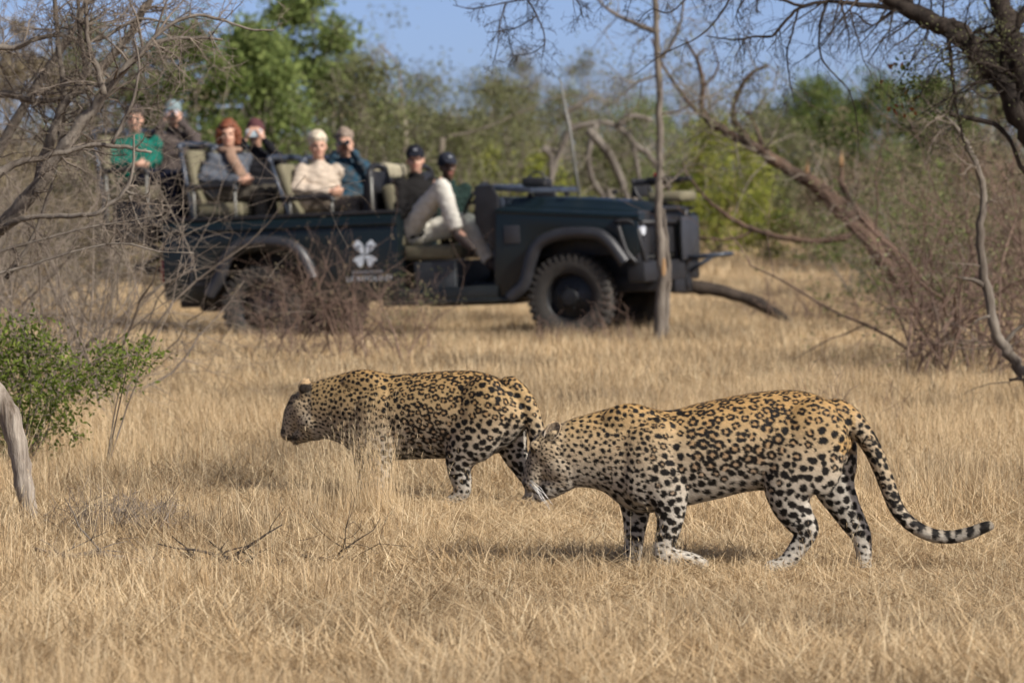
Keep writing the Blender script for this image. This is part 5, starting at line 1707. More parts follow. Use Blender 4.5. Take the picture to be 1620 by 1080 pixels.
# ---- leafless thorn tree at the left edge
def thorn_tree():
    g = Grow(21); Y = 23.0
    L = []
    L.append(g.path(pth([(-150, 760, 23.2), (-120, 640, 23.2), (-70, 500, 23.1), (-25, 405), (18, 346), (58, 291), (95, 243), (128, 196), (164, 150), (196, 110), (226, 80), (262, 63), (310, 60), (352, 63)], Y), [.10, .09, .07, .055, .045, .042, .038, .033, .028, .024, .018, .013, .010, .006], 9))
    L.append(g.path(pth([(-70, 500, 23.1), (-30, 400), (20, 352, 22.8), (80, 342, 22.7), (140, 341, 22.6), (172, 324, 22.6), (198, 302, 22.6), (210, 265, 22.6), (212, 212, 22.6)], Y), [.05, .03, .018, .014, .013, .012, .011, .008, .005], 7))
    L.append(g.path(pth([(-70, 330), (-20, 285), (20, 262), (60, 252), (105, 240), (150, 230), (200, 233), (240, 241)], 22.7), [.04, .03, .02, .016, .014, .013, .011, .007], 7))
    L.append(g.path(pth([(178, 228), (195, 194), (213, 152), (220, 100), (212, 62)], 22.6), [.012, .011, .009, .007, .005], 6))
    L.append(g.path(pth([(60, 291), (80, 215), (105, 160), (135, 118), (128, 60), (120, -30)], 23.2), [.03, .028, .024, .018, .014, .01], 7))
    L.append(g.path(pth([(95, 243), (100, 150), (92, 70), (85, -30)], 23.4), [.022, .018, .014, .01], 6))
    L.append(g.path(pth([(164, 150), (155, 115), (140, 70), (136, 10), (130, -40)], 22.9), [.02, .016, .014, .012, .01], 6))
    L.append(g.path(pth([(150, 120), (190, 75), (214, 40), (235, 0), (245, -40)], 23.6), [.026, .024, .022, .02, .018], 7))
    L.append(g.path(pth([(-40, 300), (20, 200), (60, 130), (110, 60), (150, -30)], 23.8), [.04, .03, .024, .018, .012], 7))
    L.append(g.path(pth([(-60, 170), (0, 150), (60, 160), (120, 150), (180, 120)], 23.3), [.03, .02, .016, .012, .006], 6))
    L.append(g.path(pth([(-60, 60), (20, 75), (80, 55), (150, 65), (220, 30), (290, 45)], 23.2), [.02, .016, .012, .01, .008, .005], 6))
    L.append(g.path(pth([(215, 95), (255, 50), (300, 26), (345, 30), (392, 46), (434, 48)], 22.8), [.012, .010, .009, .008, .006, .004], 6))
    L.append(g.path(pth([(-60, 420), (20, 392), (90, 372), (150, 358), (205, 350), (256, 340)], 22.4), [.012, .009, .007, .006, .005, .003], 5))
    L.append(g.path(pth([(-60, 440), (30, 425), (110, 400), (190, 385), (250, 398), (306, 400)], 22.4), [.010, .008, .007, .006, .004, .003], 5))
    L.append(g.path(pth([(198, 302), (225, 312), (238, 307)], 22.6), [.009, .007, .005], 5))
    L.append(g.path(pth([(205, 310), (212, 335), (222, 358), (232, 362)], 22.6), [.007, .006, .005, .003], 5))
    L.append(g.path(pth([(10, 440), (50, 380), (70, 330), (85, 280)], 22.9), [.012, .012, .010, .006], 6))
    g.sprout(*L[0], 34, 0.42, 2, 0.008, 1.1, 3, 0.35)
    for P, R in L[1:3]: g.sprout(P, R, 9, 0.22, 1, 0.004, 1.1, 3, 0.5)
    g.sprout(*L[3], 6, 0.2, 1, 0.004, 1.1, 3, 0.5)
    for P, R in L[4:11]: g.sprout(P, R, 17, 0.42, 2, 0.006, 1.1, 3, 0.4)
    for P, R in L[11:]: g.sprout(P, R, 7, 0.22, 1, 0.004, 1.1, 3, 0.5)
    for P, R in L[-5:-3]: g.sprout(P, R, 10, 0.18, 1, 0.003, 1.2, 2, 0.5)
    # drooping sprays at the outer edge
    for px, py in ((270, 120), (240, 90), (330, 80), (250, 180), (300, 90)):
        p = at(px, py - 30, 22.7)
        for k in range(2): g.twig(p, (g.rng.gauss(0.5, 0.5), g.rng.gauss(0, .4), g.rng.gauss(-0.4, 0.4)), g.rng.uniform(0.2, 0.4), 0.004, 1, 0.4, 3, 0, 0.4)
    b = at(-150, 760, 23.2)
    g.finish('thorn_tree', (b.x, b.y, gz(b.x, b.y)), 'bare grey thorn tree, the densest tangle of twigs, partly screening the rear passengers', 'tree', M_BARK_GREY, M_TWIG)
thorn_tree()

# ---- grey brush behind it
def brush(name, label, px0, px1, ytop, Y, n, mat, seed, L=0.7, r=0.006, level=2, up=0.15, kids=3, leaves=None, base_py=None, depth=0.6, group=None, stem=None):
    g = Grow(seed)
    rs = np.random.RandomState(seed)
    for k in range(n):
        px = g.rng.uniform(px0, px1); yy = Y + g.rng.gauss(0, depth)
        p = at(px, 400, yy); p.z = gz(p.x, p.y)
        H = at(px, ytop, yy).z
        d = Vector((g.rng.gauss(0, 0.45), g.rng.gauss(0, 0.4), 1))
        g.twig(p, d, H * g.rng.uniform(0.5, 1.05), r * g.rng.uniform(0.7, 1.5), level, 0.30, kids, up * 0.3, 0.0, 1.0)
    cx = at((px0 + px1) / 2, 400, Y)
    lv = None
    if leaves:
        mat_l, num, size, frac = leaves
        tips = [t for t in g.tips if g.rng.random() < frac]
        if tips:
            T = np.array([tuple(t) for t in tips]); idx = rs.randint(0, len(T), num)
            lv = [(T[idx] + rs.normal(0, size * 1.6, (num, 3)), size, mat_l, rs, 0.5)]
    return g.finish(name, (cx.x, cx.y, gz(cx.x, cx.y)), label, 'shrub', M_BARK_GREY, mat, group, small_name='stems', leaves=lv)
brush('dead_brush', 'grey leafless brush low behind the bare thorn tree', -90, 200, 150, 28.0, 70, M_TWIG, 31, r=0.008, kids=4, depth=1.0)
brush('dead_brush', 'dull brown leafless brush farther back beside the vehicle tail', -90, 215, 170, 47.0, 60, M_TWIG_BG, 32, r=0.012, depth=1.2, leaves=(LEAF['brown'], 9000, 0.045, 0.8))
brush('dead_shrub', 'purple-brown leafless shrub in front of the rear wheel', 395, 655, 385, 34.6, 38, M_TWIG_PURPLE, 33, r=0.007, kids=4, leaves=(LEAF['brown'], 900, 0.022, 0.35), depth=0.3)
brush('dead_shrub', 'low twiggy shrub at the foot of the front wheel', 860, 1010, 478, 38.2, 16, M_TWIG_PURPLE, 34, r=0.005, kids=3, depth=0.25)
brush('dead_shrub', 'small olive twiggy shrub under the cab sill', 610, 700, 405, 36.0, 12, M_TWIG_PURPLE, 35, r=0.005, kids=3, leaves=(LEAF['olive'], 700, 0.022, 0.5), depth=0.25)
brush('dead_brush', 'grey heap of dead twigs beneath the leaning tree', 1180, 1500, 425, 43.6, 44, M_TWIG_PURPLE, 36, r=0.008, kids=3, up=-0.1, depth=0.6)
brush('dead_brush', 'tall tangled brown brush behind the bent sapling', 1430, 1720, 165, 33.0, 80, M_TWIG_PURPLE, 37, r=0.011, depth=1.2, kids=4, leaves=(LEAF['olive'], 4500, 0.032, 0.5))
brush('dead_brush', 'brown twiggy thicket behind the leaning red-brown tree', 1340, 1680, 250, 52.0, 46, M_TWIG_BG, 38, r=0.012, depth=1.6, kids=3, leaves=(LEAF['brown'], 7000, 0.05, 0.8))
brush('dark_bush', 'dark green leafy bush beside the leaning trunk', 1380, 1490, 300, 44.5, 20, M_TWIG_BG, 39, r=0.008, depth=0.5, kids=3, leaves=(LEAF['dark'], 7500, 0.045, 0.9))
brush('dead_shrub', 'small grey patch of dead twigs in the grass near the bleached log', 110, 280, 775, 18.5, 70, M_TWIG, 40, r=0.0042, depth=0.16, kids=3, up=-0.2)
brush('dead_shrub', 'sparse dark weed stalks standing in the grass behind the larger leopard', 1290, 1420, 575, 26.0, 14, M_TWIG_PURPLE, 41, r=0.0025, depth=0.5, kids=2)

brush('dead_shrub', 'dark low tuft of dead twigs in the nearest grass', 1300, 1480, 1045, 13.9, 46, M_TWIG_PURPLE, 42, r=0.003, depth=0.12, kids=3, up=-0.2)
# ---- green bush at left
def green_bush():
    g = Grow(51); rs = np.random.RandomState(51); Y = 22.3
    cl = [(10, 570, 34), (45, 565, 36), (75, 590, 34), (20, 620, 38), (60, 630, 36), (100, 625, 26), (125, 610, 24), (150, 590, 26), (180, 575, 26), (205, 562, 24), (232, 565, 20), (195, 590, 22), (165, 615, 22), (100, 660, 22), (40, 670, 34), (15, 660, 30), (120, 690, 14), (80, 655, 26), (-20, 600, 40), (-25, 660, 36), (172, 555, 14), (232, 545, 10), (5, 535, 30), (40, 530, 26), (70, 545, 22), (-10, 700, 34), (60, 690, 24), (90, 560, 18), (110, 580, 16), (30, 705, 20)]
    b = at(30, 740, Y); b.z = gz(b.x, b.y)
    b2 = at(165, 720, Y); b2.z = gz(b2.x, b2.y)
    cen = []
    for px, py, r in cl:
        yy = Y + g.rng.gauss(0, 0.22); c = at(px, py, yy); R = r * Y / F_PX
        root = b if px < 120 else b2
        if g.rng.random() < 0.35: g.path([root, root.lerp(c, 0.5) + Vector((g.rng.gauss(0, .04), g.rng.gauss(0, .04), 0.05)), c], [0.006, 0.004, 0.002], 5)
        for k in range(5): g.twig(c, (g.rng.gauss(0, 1), g.rng.gauss(0, 1), g.rng.gauss(0.3, 1)), R * 1.2, 0.003, 1, 0.3, 2)
        n = int(230 * (r / 30) ** 2)
        cen.append(np.array(c) + rs.normal(0, 1, (n, 3)) * R * np.array([0.8, 0.9, 0.72]))
    cen = np.concatenate(cen)
    g.finish('green_bush', tuple(b), 'bright green leafy bush behind the bleached bent log', 'bush', M_BARK_GREY, M_TWIG, big_name='stems', small_name='twigs', leaves=[(cen, 0.030, LEAF['bush'], rs, 0.42)])
green_bush()

# ---- bleached bent trunk, fallen sticks
def solid(name, label, cat, pts, Y, radii, mat, seed=1, sides=10, wob=1.0):
    g = Grow(seed); g.wob = 0.07
    P, R = g.path(pth(pts, Y), radii, sides)
    b = P[0]
    mb = MB(); mb.v = [(p[0] - b.x, p[1] - b.y, p[2] - b.z) for p in g.big.v]; mb.f = g.big.f
    o = mb.build(name, mat); o.location = b
    return tag(o, label, cat)
solid('bleached_log', 'thick bleached bent log standing out of the grass', 'log', [(47, 842), (44, 800), (36, 750), (26, 700), (12, 655), (-8, 620), (-40, 590), (-80, 575)], 19.1, [.040, .041, .043, .046, .048, .046, .042, .04], M_BLEACH, 61, 14)
def fallen_branch(label, pts, Y, radii, mat, seed):
    g = Grow(seed); g.wob = 0.5
    P, R = g.path(pth(pts, Y), radii, 7)
    for k in range(9):
        i = g.rng.randint(2, len(P) - 2); t = (P[i] - P[i - 1]).normalized()
        d = t * g.rng.choice((-0.5, 0.7)) + Vector((0, g.rng.gauss(0, 0.8), g.rng.uniform(0.0, 0.7)))
        g.twig(P[i], d, g.rng.uniform(0.10, 0.32), R[i] * 0.5, 1, 0.4, 2)
    b = P[0]
    return g.finish('fallen_branch', (b.x, b.y, gz(b.x, b.y)), label, 'branch', mat, mat, big_name='limb', small_name='twigs')
fallen_branch('long grey fallen branch in the grass below the bleached log', [(55, 868), (105, 880), (150, 876), (210, 888), (262, 884)], 17.0, [.008, .012, .013, .012, .006], M_BARK_GREY, 62)
fallen_branch('blackish fallen branch with side twigs in the grass', [(285, 876), (335, 890), (372, 884), (415, 896), (452, 886)], 16.95, [.010, .016, .017, .014, .007], M_BARK_DARK, 63)
fallen_branch('short thin fallen branch in the grass below the tall clump', [(475, 878), (510, 884), (540, 880), (570, 890)], 17.0, [.007, .009, .008, .004], M_BARK_DARK, 66)
solid('fallen_log', 'grey fallen log beyond the front of the vehicle', 'log', [(1060, 452), (1110, 455), (1160, 465), (1200, 480), (1235, 500), (1262, 526)], 43.0, [.07, .07, .065, .06, .05, .04], M_BARK_DARK, 64, 10)
solid('fallen_log', 'low pale fallen log under the leaning tree', 'log', [(1290, 535), (1350, 530), (1410, 535), (1470, 525), (1520, 520)], 41.5, [.03, .035, .04, .04, .03], M_BARK_PALE, 65, 8)

# ---- slender tree before the bumper
def slender_tree():
    g = Grow(71); Y = 39.0; rs = np.random.RandomState(71)
    P, R = g.path(pth([(1042, 560), (1044, 490), (1047, 420), (1043, 340), (1042, 280), (1045, 200), (1041, 110), (1037, 20), (1034, -60), (1030, -140)], Y), [.062, .052, .045, .036, .033, .031, .030, .028, .024, .016], 12)
    P2_, R2 = g.path(pth([(1052, 540), (1056, 480), (1058, 420), (1053, 370), (1050, 330)], Y + 0.05), [.03, .026, .022, .016, .008], 8)
    L = [g.path(pth(q, Y), r, 6) for q, r in (
        ([(1042, 52), (1015, 42), (985, 28), (960, 14), (940, -10)], [.03, .024, .018, .014, .01]),
        ([(1042, 96), (1062, 70), (1078, 30), (1082, -20)], [.02, .016, .012, .008]),
        ([(1042, 120), (1010, 130), (985, 150), (960, 170)], [.014, .01, .007, .004]),
        ([(1044, 180), (1075, 175), (1100, 160), (1140, 150)], [.014, .011, .008, .004]),
        ([(1044, 300), (1058, 290), (1075, 275), (1090, 255)], [.014, .011, .008, .004]))]
    for p, r in L: g.sprout(p, r, 7, 0.5, 2, 0.007, 1.0, 3)
    g.sprout(P, R, 12, 0.45, 2, 0.006, 1.1, 2, lo=0.45)
    T = np.array([tuple(t) for t in g.tips]); T = T[T[:, 2] > 1.7]
    idx = rs.randint(0, len(T), 420)
    root = g.finish('slender_tree', (P[0].x, P[0].y, gz(P[0].x, P[0].y)), 'slender upright tree standing in front of the vehicle bumper', 'tree', M_BARK_GREY, M_TWIG_BG, leaves=[(T[idx] + rs.normal(0, 0.03, (420, 3)), 0.035, LEAF['olive'], rs, 0.5)])
    mb = MB(); c = at(1050, 425, Y - 0.042) - Vector((P[0].x, P[0].y, gz(P[0].x, P[0].y)))
    mb.ellipsoid(c, (0.022, 0.010, 0.10), None, 12, 10); mb.build('bark_scar', M_SPLIT, root)
slender_tree()

# ---- leaning tree at right
def leaning_tree():
    g = Grow(81); Y = 43.0; rs = np.random.RandomState(81)
    L = [g.path(pth(q, Y), r, 10) for q, r in (
        ([(1520, 535), (1490, 508), (1440, 462), (1400, 412), (1350, 352), (1310, 312), (1270, 282), (1230, 256), (1188, 229), (1158, 214), (1126, 196), (1110, 172), (1112, 138), (1104, 100), (1084, 60)], [.115, .104, .094, .088, .084, .078, .070, .064, .056, .048, .040, .033, .027, .02, .011]),
        ([(1188, 229), (1164, 196), (1160, 172), (1172, 138), (1192, 114), (1216, 104)], [.04, .034, .028, .026, .022, .014]),
        ([(1126, 196), (1092, 165), (1066, 130), (1044, 96), (1030, 60)], [.03, .022, .018, .014, .01]),
        ([(1205, 238), (1200, 212), (1188, 186), (1180, 176)], [.026, .022, .018, .012]),
        ([(1345, 372), (1300, 382), (1240, 376), (1190, 362), (1155, 344), (1120, 316), (1090, 280), (1080, 258)], [.035, .032, .030, .026, .022, .018, .014, .010]),
        ([(1505, 525), (1450, 460), (1412, 400), (1370, 350), (1330, 318), (1300, 302), (1278, 272)], [.07, .062, .056, .05, .044, .036, .022]),
        ([(1370, 350), (1345, 318), (1332, 290), (1332, 258)], [.045, .04, .03, .018]),
        ([(1112, 138), (1135, 110), (1130, 80), (1120, 50)], [.016, .012, .009, .006]),
        ([(1200, 362), (1160, 378), (1125, 378), (1095, 372)], [.016, .014, .011, .008]))]
    for p, r in (L[0],): g.sprout(p, r, 30, 0.7, 2, 0.010, 1.1, 3, lo=0.5)
    for p, r in L[1:4]: g.sprout(p, r, 9, 0.5, 2, 0.008, 1.1, 3)
    g.sprout(*L[4], 8, 0.45, 1, 0.006, 1.0, 2)
    g.sprout(*L[5], 26, 0.6, 2, 0.010, 1.2, 3)
    T = np.array([tuple(t) for t in g.tips]); T = T[T[:, 2] > 2.0]; idx = rs.randint(0, len(T), 900)
    b = at(1520, 535, Y)
    root = g.finish('leaning_tree', (b.x, b.y, gz(b.x, b.y)), 'red-brown leaning tree with broken splintered stems', 'tree', M_BARK_RED, M_TWIG_BG, leaves=[(T[idx] + rs.normal(0, 0.05, (900, 3)), 0.04, LEAF['olive'], rs, 0.5)])
    for px, py in ((1278, 270), (1332, 256)):
        mb = MB(); c = at(px, py, Y - 0.02) - root.location
        for k in range(4): mb.tube([c + Vector((0.006 * (k - 2), 0, -0.05)), c + Vector((0.011 * (k - 2), 0, 0.05 + 0.035 * (k % 3)))], [0.011, 0.002], 5)
        mb.build('splintered_end', M_SPLIT, root)
leaning_tree()

# ---- dark tree hanging in at the upper right
def hanging_tree():
    g = Grow(91); Y = 27.0; rs = np.random.RandomState(91)
    L = [g.path(pth(q, Y), r, 12) for q, r in (
        ([(1790, 640, 27.6), (1760, 480, 27.5), (1700, 330), (1650, 238), (1612, 182), (1580, 130), (1552, 88), (1525, 62), (1500, 46), (1460, 26), (1420, 8), (1380, -15), (1320, -50)], [.13, .12, .105, .085, .070, .064, .064, .064, .06, .055, .046, .04, .03]),
        ([(1650, 238), (1628, 160), (1612, 90), (1592, 30), (1576, -40), (1560, -120)], [.075, .074, .07, .066, .062, .055]),
        ([(1552, 88), (1525, 46), (1500, 36), (1482, 32), (1470, 42), (1456, 36), (1444, 16), (1434, -20)], [.042, .036, .032, .029, .026, .026, .024, .02]),
        ([(1620, 175), (1600, 130), (1592, 90), (1610, 40), (1640, -10)], [.045, .04, .035, .03, .024]),
        )]
    M_ = [g.path(pth(q, Y), r, 6) for q, r in (
        ([(1470, 25), (1420, 14), (1360, 7), (1310, 3), (1272, 10), (1245, 30), (1222, 57), (1195, 58), (1160, 63), (1116, 57)], [.022, .018, .015, .012, .011, .010, .009, .007, .005, .003]),
        ([(1262, 16), (1254, 50), (1246, 80), (1248, 118), (1256, 162)], [.007, .006, .005, .004, .002]),
        ([(1306, 4), (1296, 50), (1300, 92), (1322, 120), (1344, 145), (1356, 195), (1358, 240)], [.008, .007, .006, .005, .004, .003, .002]),
        ([(1330, 5), (1338, 34), (1344, 60), (1340, 85)], [.007, .006, .004, .002]),
        ([(1420, 14), (1380, 40), (1350, 20), (1330, 42)], [.008, .006, .005, .003]),
        ([(1272, 10), (1215, -5), (1160, -12), (1060, -20), (950, -14), (870, -6), (800, 4), (750, 14), (716, 8)], [.011, .010, .009, .009, .008, .007, .005, .004, .002]),
        ([(800, 4), (790, 40), (788, 70), (780, 100)], [.005, .004, .003, .002]),
        ([(835, 0), (852, 30), (862, 62), (856, 98)], [.006, .005, .004, .002]),
        ([(850, 25), (815, 45), (770, 52)], [.005, .004, .002]),
        ([(862, 70), (840, 85), (808, 88)], [.004, .003, .002]),
        ([(905, -8), (918, 10), (922, 28)], [.005, .004, .002]),
        ([(1160, -12), (1135, 30), (1100, 62), (1050, 85), (1005, 118)], [.007, .006, .005, .004, .002]),
        ([(1180, -5), (1165, 25), (1178, 55)], [.006, .004, .002]),
        ([(1100, -16), (1060, 20), (1030, 15), (1004, 40)], [.006, .005, .004, .002]),
        ([(1500, 60), (1506, 110), (1510, 150), (1520, 200), (1528, 240)], [.014, .012, .010, .008, .005]),
        ([(1650, 300), (1615, 262), (1600, 225), (1570, 195), (1510, 182), (1505, 178)], [.02, .016, .014, .016, .016, .015]),
        ([(1560, 70), (1580, 40), (1610, 20), (1650, 30)], [.012, .010, .008, .006]))]
    for p, r in M_[1:]: g.sprout(p, r, 9, 0.16, 1, 0.0028, 1.0, 2, 0.45, -0.15)
    g.sprout(*M_[0], 26, 0.28, 2, 0.004, 1.0, 2, 0.4, -0.25)
    g.sprout(*M_[5], 22, 0.28, 2, 0.004, 1.0, 2, 0.4, -0.4)
    g.sprout(*L[0], 46, 0.6, 2, 0.008, 1.1, 3, 0.2, -0.15, lo=0.35)
    g.sprout(*L[1], 22, 0.6, 2, 0.008, 1.1, 3, 0.2)
    g.sprout(*L[3], 18, 0.5, 2, 0.007, 1.1, 3, 0.2)
    T = np.array([tuple(t) for t in g.tips]); sel = T[(T[:, 0] > at(1440, 0, Y).x)]
    idx = rs.randint(0, len(sel), 2600)
    leaves = [(sel[idx] + rs.normal(0, 0.025, (2600, 3)), 0.020, LEAF['olive'], rs, 0.5)]
    q = np.array([tuple(at(px, py, Y + 0.5)) for px, py in ((1408, 108), (1397, 135), (1425, 140), (1415, 175), (1440, 165), (1450, 160))])
    leaves.append((q[rs.randint(0, 6, 26)] + rs.normal(0, 0.03, (26, 3)), 0.045, LEAF['red'], rs, 0.6))
    q = np.array([tuple(at(px, py, Y + 0.5)) for px, py in ((1430, 110), (1440, 130), (1428, 140), (1445, 110), (1500, 90), (1490, 110), (1435, 150))])
    leaves.append((q[rs.randint(0, 7, 240)] + rs.normal(0, 0.045, (240, 3)), 0.035, LEAF['dark'], rs, 0.5))
    for px, py in ((1430, 110), (1410, 140), (1440, 165), (1495, 95)):
        c = at(px + 40, py - 60, Y + 0.5); e = at(px, py, Y + 0.5)
        g.path([c, c.lerp(e, 0.5) + Vector((0, 0, -0.03)), e], [.006, .004, .002], 4, False)
    b = at(1790, 640, 27.6)
    g.finish('overhanging_tree', (b.x, b.y, gz(b.x, b.y)), 'thick dark-barked tree hanging bare thorny branches over the clearing', 'tree', M_BARK_DARK, M_BARK_DARK, leaves=leaves)
    g = Grow(92)
    P, R = g.path(pth([(1680, 690), (1640, 625), (1612, 580), (1588, 548), (1570, 512), (1558, 440), (1550, 370), (1556, 310), (1546, 265), (1528, 225), (1508, 196), (1480, 174)], 28.0), [.045, .042, .040, .038, .034, .030, .027, .024, .02, .017, .013, .008], 10)
    g.path(pth([(1556, 450), (1545, 445), (1532, 441), (1522, 442)], 27.9), [.018, .014, .012, .009], 6)
    g.path(pth([(1640, 605), (1620, 600), (1596, 600)], 27.9), [.014, .012, .007], 6)
    g.path(pth([(1566, 500), (1550, 505), (1540, 512)], 27.9), [.010, .008, .005], 6)
    g.path(pth([(1588, 548), (1610, 520), (1640, 505)], 28), [.018, .014, .01], 6)
    g.sprout(P, R, 26, 0.5, 2, 0.006, 1.1, 3, 0.15)
    b = P[0]
    g.finish('bent_sapling', (b.x, b.y, gz(b.x, b.y)), 'bent grey sapling curving up before the tall tangled brush', 'tree', M_BARK_GREY, M_TWIG)
hanging_tree()

# ---- background trees
def leafy(name, label, px, Y, top, wpx, kind, nleaf, leaf, seed, nclump=40, base_frac=0.25, trunk=0.10, sparse=1.0, group='trees beyond the vehicle', mat_b=None, cat='tree'):
    g = Grow(seed); rs = np.random.RandomState(seed)
    b = at(px, 400, Y); b.z = gz(b.x, b.y)
    H = at(px, top, Y).z - b.z; W = wpx * Y / F_PX * 0.5
    tints = []; cens = []
    fork = b + Vector((g.rng.gauss(0, 0.08) * W, 0, H * base_frac * 0.9))
    tr, _ = g.path([b, b.lerp(fork, 0.5) + Vector((g.rng.gauss(0, .1), 0, 0)), fork], [trunk, trunk * 0.85, trunk * 0.7], 8)
    for k in range(nclump):
        a = rs.uniform(0, 6.283); rr = math.sqrt(rs.uniform(0.02, 1)); h = rs.uniform(0, 1) ** 0.8
        prof = math.sqrt(max(0.05, 1 - (2 * (h - 0.42)) ** 2 * 0.85)) * (0.75 + 0.5 * rs.rand())
        c = Vector((b.x + math.cos(a) * rr * W * prof, b.y + math.sin(a) * rr * W * prof * 0.8, b.z + H * (base_frac + (1 - base_frac) * h)))
        if k % 2 == 0:
            m = fork.lerp(c, 0.5) + Vector((g.rng.gauss(0, .12), g.rng.gauss(0, .12), g.rng.gauss(0.08, .1))) * W
            g.path([fork, m, c], [trunk * 0.28, trunk * 0.16, trunk * 0.06], 5)
        for q in range(3): g.twig(c, (rs.normal(), rs.normal(), rs.normal() + 0.3), W * 0.4, trunk * 0.10, 1, 0.35, 2)
        n = int(nleaf / nclump * rs.uniform(0.4, 1.6))
        sg = W * rs.uniform(0.12, 0.26) * sparse
        cens.append(np.array(c) + rs.normal(0, 1, (n, 3)) * np.array([sg, sg, sg * 0.7]))
    root = g.finish(name, tuple(b), label, cat, mat_b or M_TWIG_BG, M_TWIG_BG, group, small_name='twigs', leaves=[(np.concatenate(cens), leaf, LEAF[kind], rs, 0.55)] if nleaf else None)
    return root
def background():
    T = [  # px, Y, top, width, kind, leaves, leaf size, clumps, trunk, label
        (485, 64, -15, 190, 'green', 6500, .10, 44, .10, 'tall bright green tree rising behind the seated passengers'),
        (400, 60, 40, 200, 'green', 6500, .09, 44, .10, 'broad green tree behind the middle seats'),
        (290, 58, 45, 230, 'dark', 6500, .085, 46, .10, 'darker green tree behind the rearmost seats'),
        (150, 60, 45, 260, 'olive', 6000, .08, 46, .11, 'olive tree seen through the thorn twigs'),
        (10, 57, 40, 240, 'brown', 5000, .08, 42, .10, 'brownish thin-leaved tree behind the thorn tree'),
        (590, 56, 110, 250, 'olive', 4600, .06, 52, .09, 'feathery olive acacia behind the two front passengers'),
        (700, 58, 160, 220, 'olive', 3600, .06, 46, .08, 'thin olive acacia with arching branches behind the guide'),
        (800, 66, 140, 200, 'olive', 3600, .055, 44, .08, 'sparse pale acacia behind the folded windscreen'),
        (560, 68, 85, 250, 'green', 5200, .07, 46, .08, 'soft green tree filling the gap behind the front passengers'),
        (665, 72, 125, 230, 'olive', 5200, .06, 44, .08, 'pale olive tree behind the guide cap'),
        (775, 84, 118, 210, 'olive', 4600, .07, 42, .08, 'far olive tree above the steering wheel'),
        (885, 92, 150, 190, 'olive', 4200, .07, 40, .08, 'far olive tree just behind the whip antenna'),
        (1010, 96, 165, 190, 'green', 4200, .075, 40, .08, 'far green tree behind the tracker seat and slender trunk'),
        (930, 100, 85, 130, 'grey', 2300, .055, 40, .10, 'grey nearly leafless tree against the sky above the antenna'),
        (985, 120, 120, 120, 'grey', 2300, .055, 36, .10, 'smaller grey leafless tree near the slender trunk top'),
        (830, 105, 85, 150, 'grey', 3200, .055, 40, .10, 'haze-coloured mauve-grey tree beyond the sparse acacia'),
        (1130, 74, 195, 190, 'lime', 5200, .075, 40, .06, 'bright yellow-green bushy tree beside the slender trunk'),
        (1225, 90, 200, 150, 'olive', 3800, .09, 36, .06, 'olive round bush between the yellow-green bush and dark trees'),
        (1290, 100, 138, 230, 'dark', 6500, .10, 44, .09, 'dark green tree standing behind the leaning branches'),
        (1390, 92, 112, 170, 'dark', 5200, .09, 40, .09, 'taller dark green tree on the horizon beyond the hanging twigs'),
        (1470, 70, 130, 170, 'dark', 5000, .08, 40, .08, 'dark green tree behind the bent sapling'),
        (1590, 66, 60, 220, 'olive', 5200, .08, 42, .10, 'olive tree behind the thick overhanging trunk'),
        (1085, 130, 130, 160, 'grey', 3200, .07, 36, .10, 'far grey-green tree behind the slender trunk'),
    ]
    for i, (px, Y, top, w, k, n, ls, nc, tr, lab) in enumerate(T):
        leafy('background_tree', lab, px, Y, top, w, k, int(n * 1.7), ls, 200 + i, nc, 0.12 if k != 'lime' else 0.05, tr, 0.9)
    B = [
        (60, 66, 250, 260, 'brown', 3200, .07, 'low brown bush below the tree behind the thorn twigs'),
        (230, 64, 230, 240, 'olive', 3600, .07, 'low olive bush behind the vehicle tail'),
        (420, 66, 215, 240, 'green', 3600, .08, 'green bush filling the gap behind the middle seats'),
        (600, 66, 215, 260, 'olive', 3600, .07, 'olive bush low behind the front passengers'),
        (760, 70, 235, 170, 'lime', 3200, .075, 'yellow-green bush behind the steering wheel'),
        (860, 72, 245, 150, 'lime', 2600, .075, 'small yellow-green bush behind the whip antenna'),
        (960, 78, 235, 170, 'olive', 3000, .08, 'olive bush behind the tracker seat'),
        (1060, 84, 250, 140, 'green', 2600, .08, 'green bush between the slender trunk and yellow-green tree'),
        (1215, 72, 300, 110, 'lime', 2400, .065, 'low yellow-green bush at the edge of the far grass'),
        (1330, 70, 260, 190, 'brown', 3200, .07, 'brown bush behind the splintered stems'),
        (1440, 64, 250, 190, 'olive', 3200, .07, 'olive bush behind the dark green bush'),
        (1560, 58, 230, 210, 'brown', 3400, .06, 'brown bush behind the tall tangled brush'),
    ]
    for i, (px, Y, top, w, k, n, ls, lab) in enumerate(B):
        leafy('background_bush', lab, px, Y, top, w, k, int(n * 1.6), ls, 300 + i, 30, 0.02, 0.03, 1.0, 'bushes beyond the vehicle', cat='bush')
    # acacia limbs arching clear of the leaves
    g = Grow(95)
    for q in ([(700, 218), (760, 205), (830, 175), (890, 152), (960, 158)], [(640, 190), (634, 140), (628, 100), (600, 70)]):
        P, R = g.path(pth(q, 57), [.017, .015, .012, .010, .006][:len(q)], 6)
        g.sprout(P, R, 7, 0.7, 2, 0.007, 1.0, 2)
    P, R = g.path(pth([(690, 400), (695, 300), (700, 218)], 57), [.07, .06, .04], 7)
    P, R = g.path(pth([(640, 400), (645, 300), (640, 190)], 57), [.07, .06, .04], 7)
    b = at(665, 400, 57)
    rs = np.random.RandomState(95); T_ = np.array([tuple(t) for t in g.tips]); idx = rs.randint(0, len(T_), 1500)
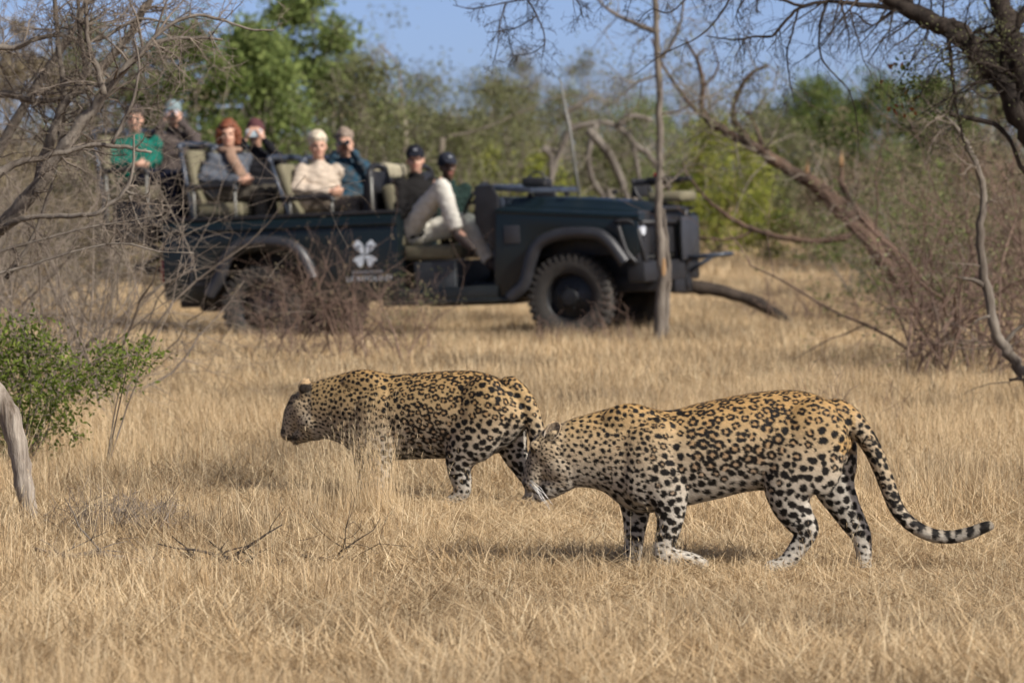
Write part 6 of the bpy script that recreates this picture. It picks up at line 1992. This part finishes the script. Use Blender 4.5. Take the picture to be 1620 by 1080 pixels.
    g.finish('arching_acacia', (b.x, b.y, gz(b.x, b.y)), 'nearly bare acacia with long arching limbs against the sky', 'tree', M_TWIG_BG, M_TWIG_BG, 'trees beyond the vehicle', leaves=[(T_[idx] + rs.normal(0, 0.10, (1500, 3)), 0.05, LEAF['olive'], rs, 0.5)])
    # grey fallen dead tree behind the bonnet
    g = Grow(96)
    for q, r in (([(865, 300), (885, 240), (905, 205), (945, 195), (975, 200), (1000, 225), (1015, 300)], .05), ([(930, 205), (960, 240), (985, 290), (995, 330)], .065), ([(905, 205), (895, 180), (915, 165), (940, 150)], .04), ([(975, 200), (1000, 185), (1030, 190)], .05), ([(870, 300), (872, 250), (860, 235), (885, 240)], .05), ([(945, 195), (930, 260), (960, 320)], .05), ([(1000, 225), (1030, 250), (1060, 300)], .05)):
        P, R = g.path(pth(q, 59), [r * (1 - 0.4 * i / len(q)) for i in range(len(q))], 8)
        g.sprout(P, R, 9, 0.6, 2, 0.010, 1.0, 2)
    for px in (868, 1000, 960): g.path(pth([(px, 420), (px + 3, 360), (px + 5, 300)], 59), [.08, .07, .06], 8)
    b = at(960, 410, 59)
    g.finish('dead_tree', (b.x, b.y, gz(b.x, b.y)), 'grey dead tree with twisted limbs behind the bonnet', 'tree', mat_bark('bark_silver', (0.085, 0.072, 0.06), (0.22, 0.195, 0.165), 6), M_TWIG_BG)
    # far woodland, one mass
    rs = np.random.RandomState(97); n = 26000
    px = rs.uniform(-400, 2020, n); Y = rs.uniform(165, 230, n)
    topz = np.array([3.6 + 1.7 * mnoise.noise(Vector((a * 0.012, 0, 4))) + 0.9 * mnoise.noise(Vector((a * 0.05, 0, 9))) for a in px])
    z = rs.uniform(0, 1, n) ** 0.9 * topz * (Y / 190)
    cen = np.stack([(px - 810) / F_PX * Y, Y, z], 1)
    o = fast_mesh('far_woodland', leaf_verts(cen, 0.42, rs, 0.6), 4, LEAF['grey'], None, rs.uniform(0, 1, n))
    tag(o, 'haze-coloured grey-green woodland along the horizon', 'woodland', kind='stuff')
background()
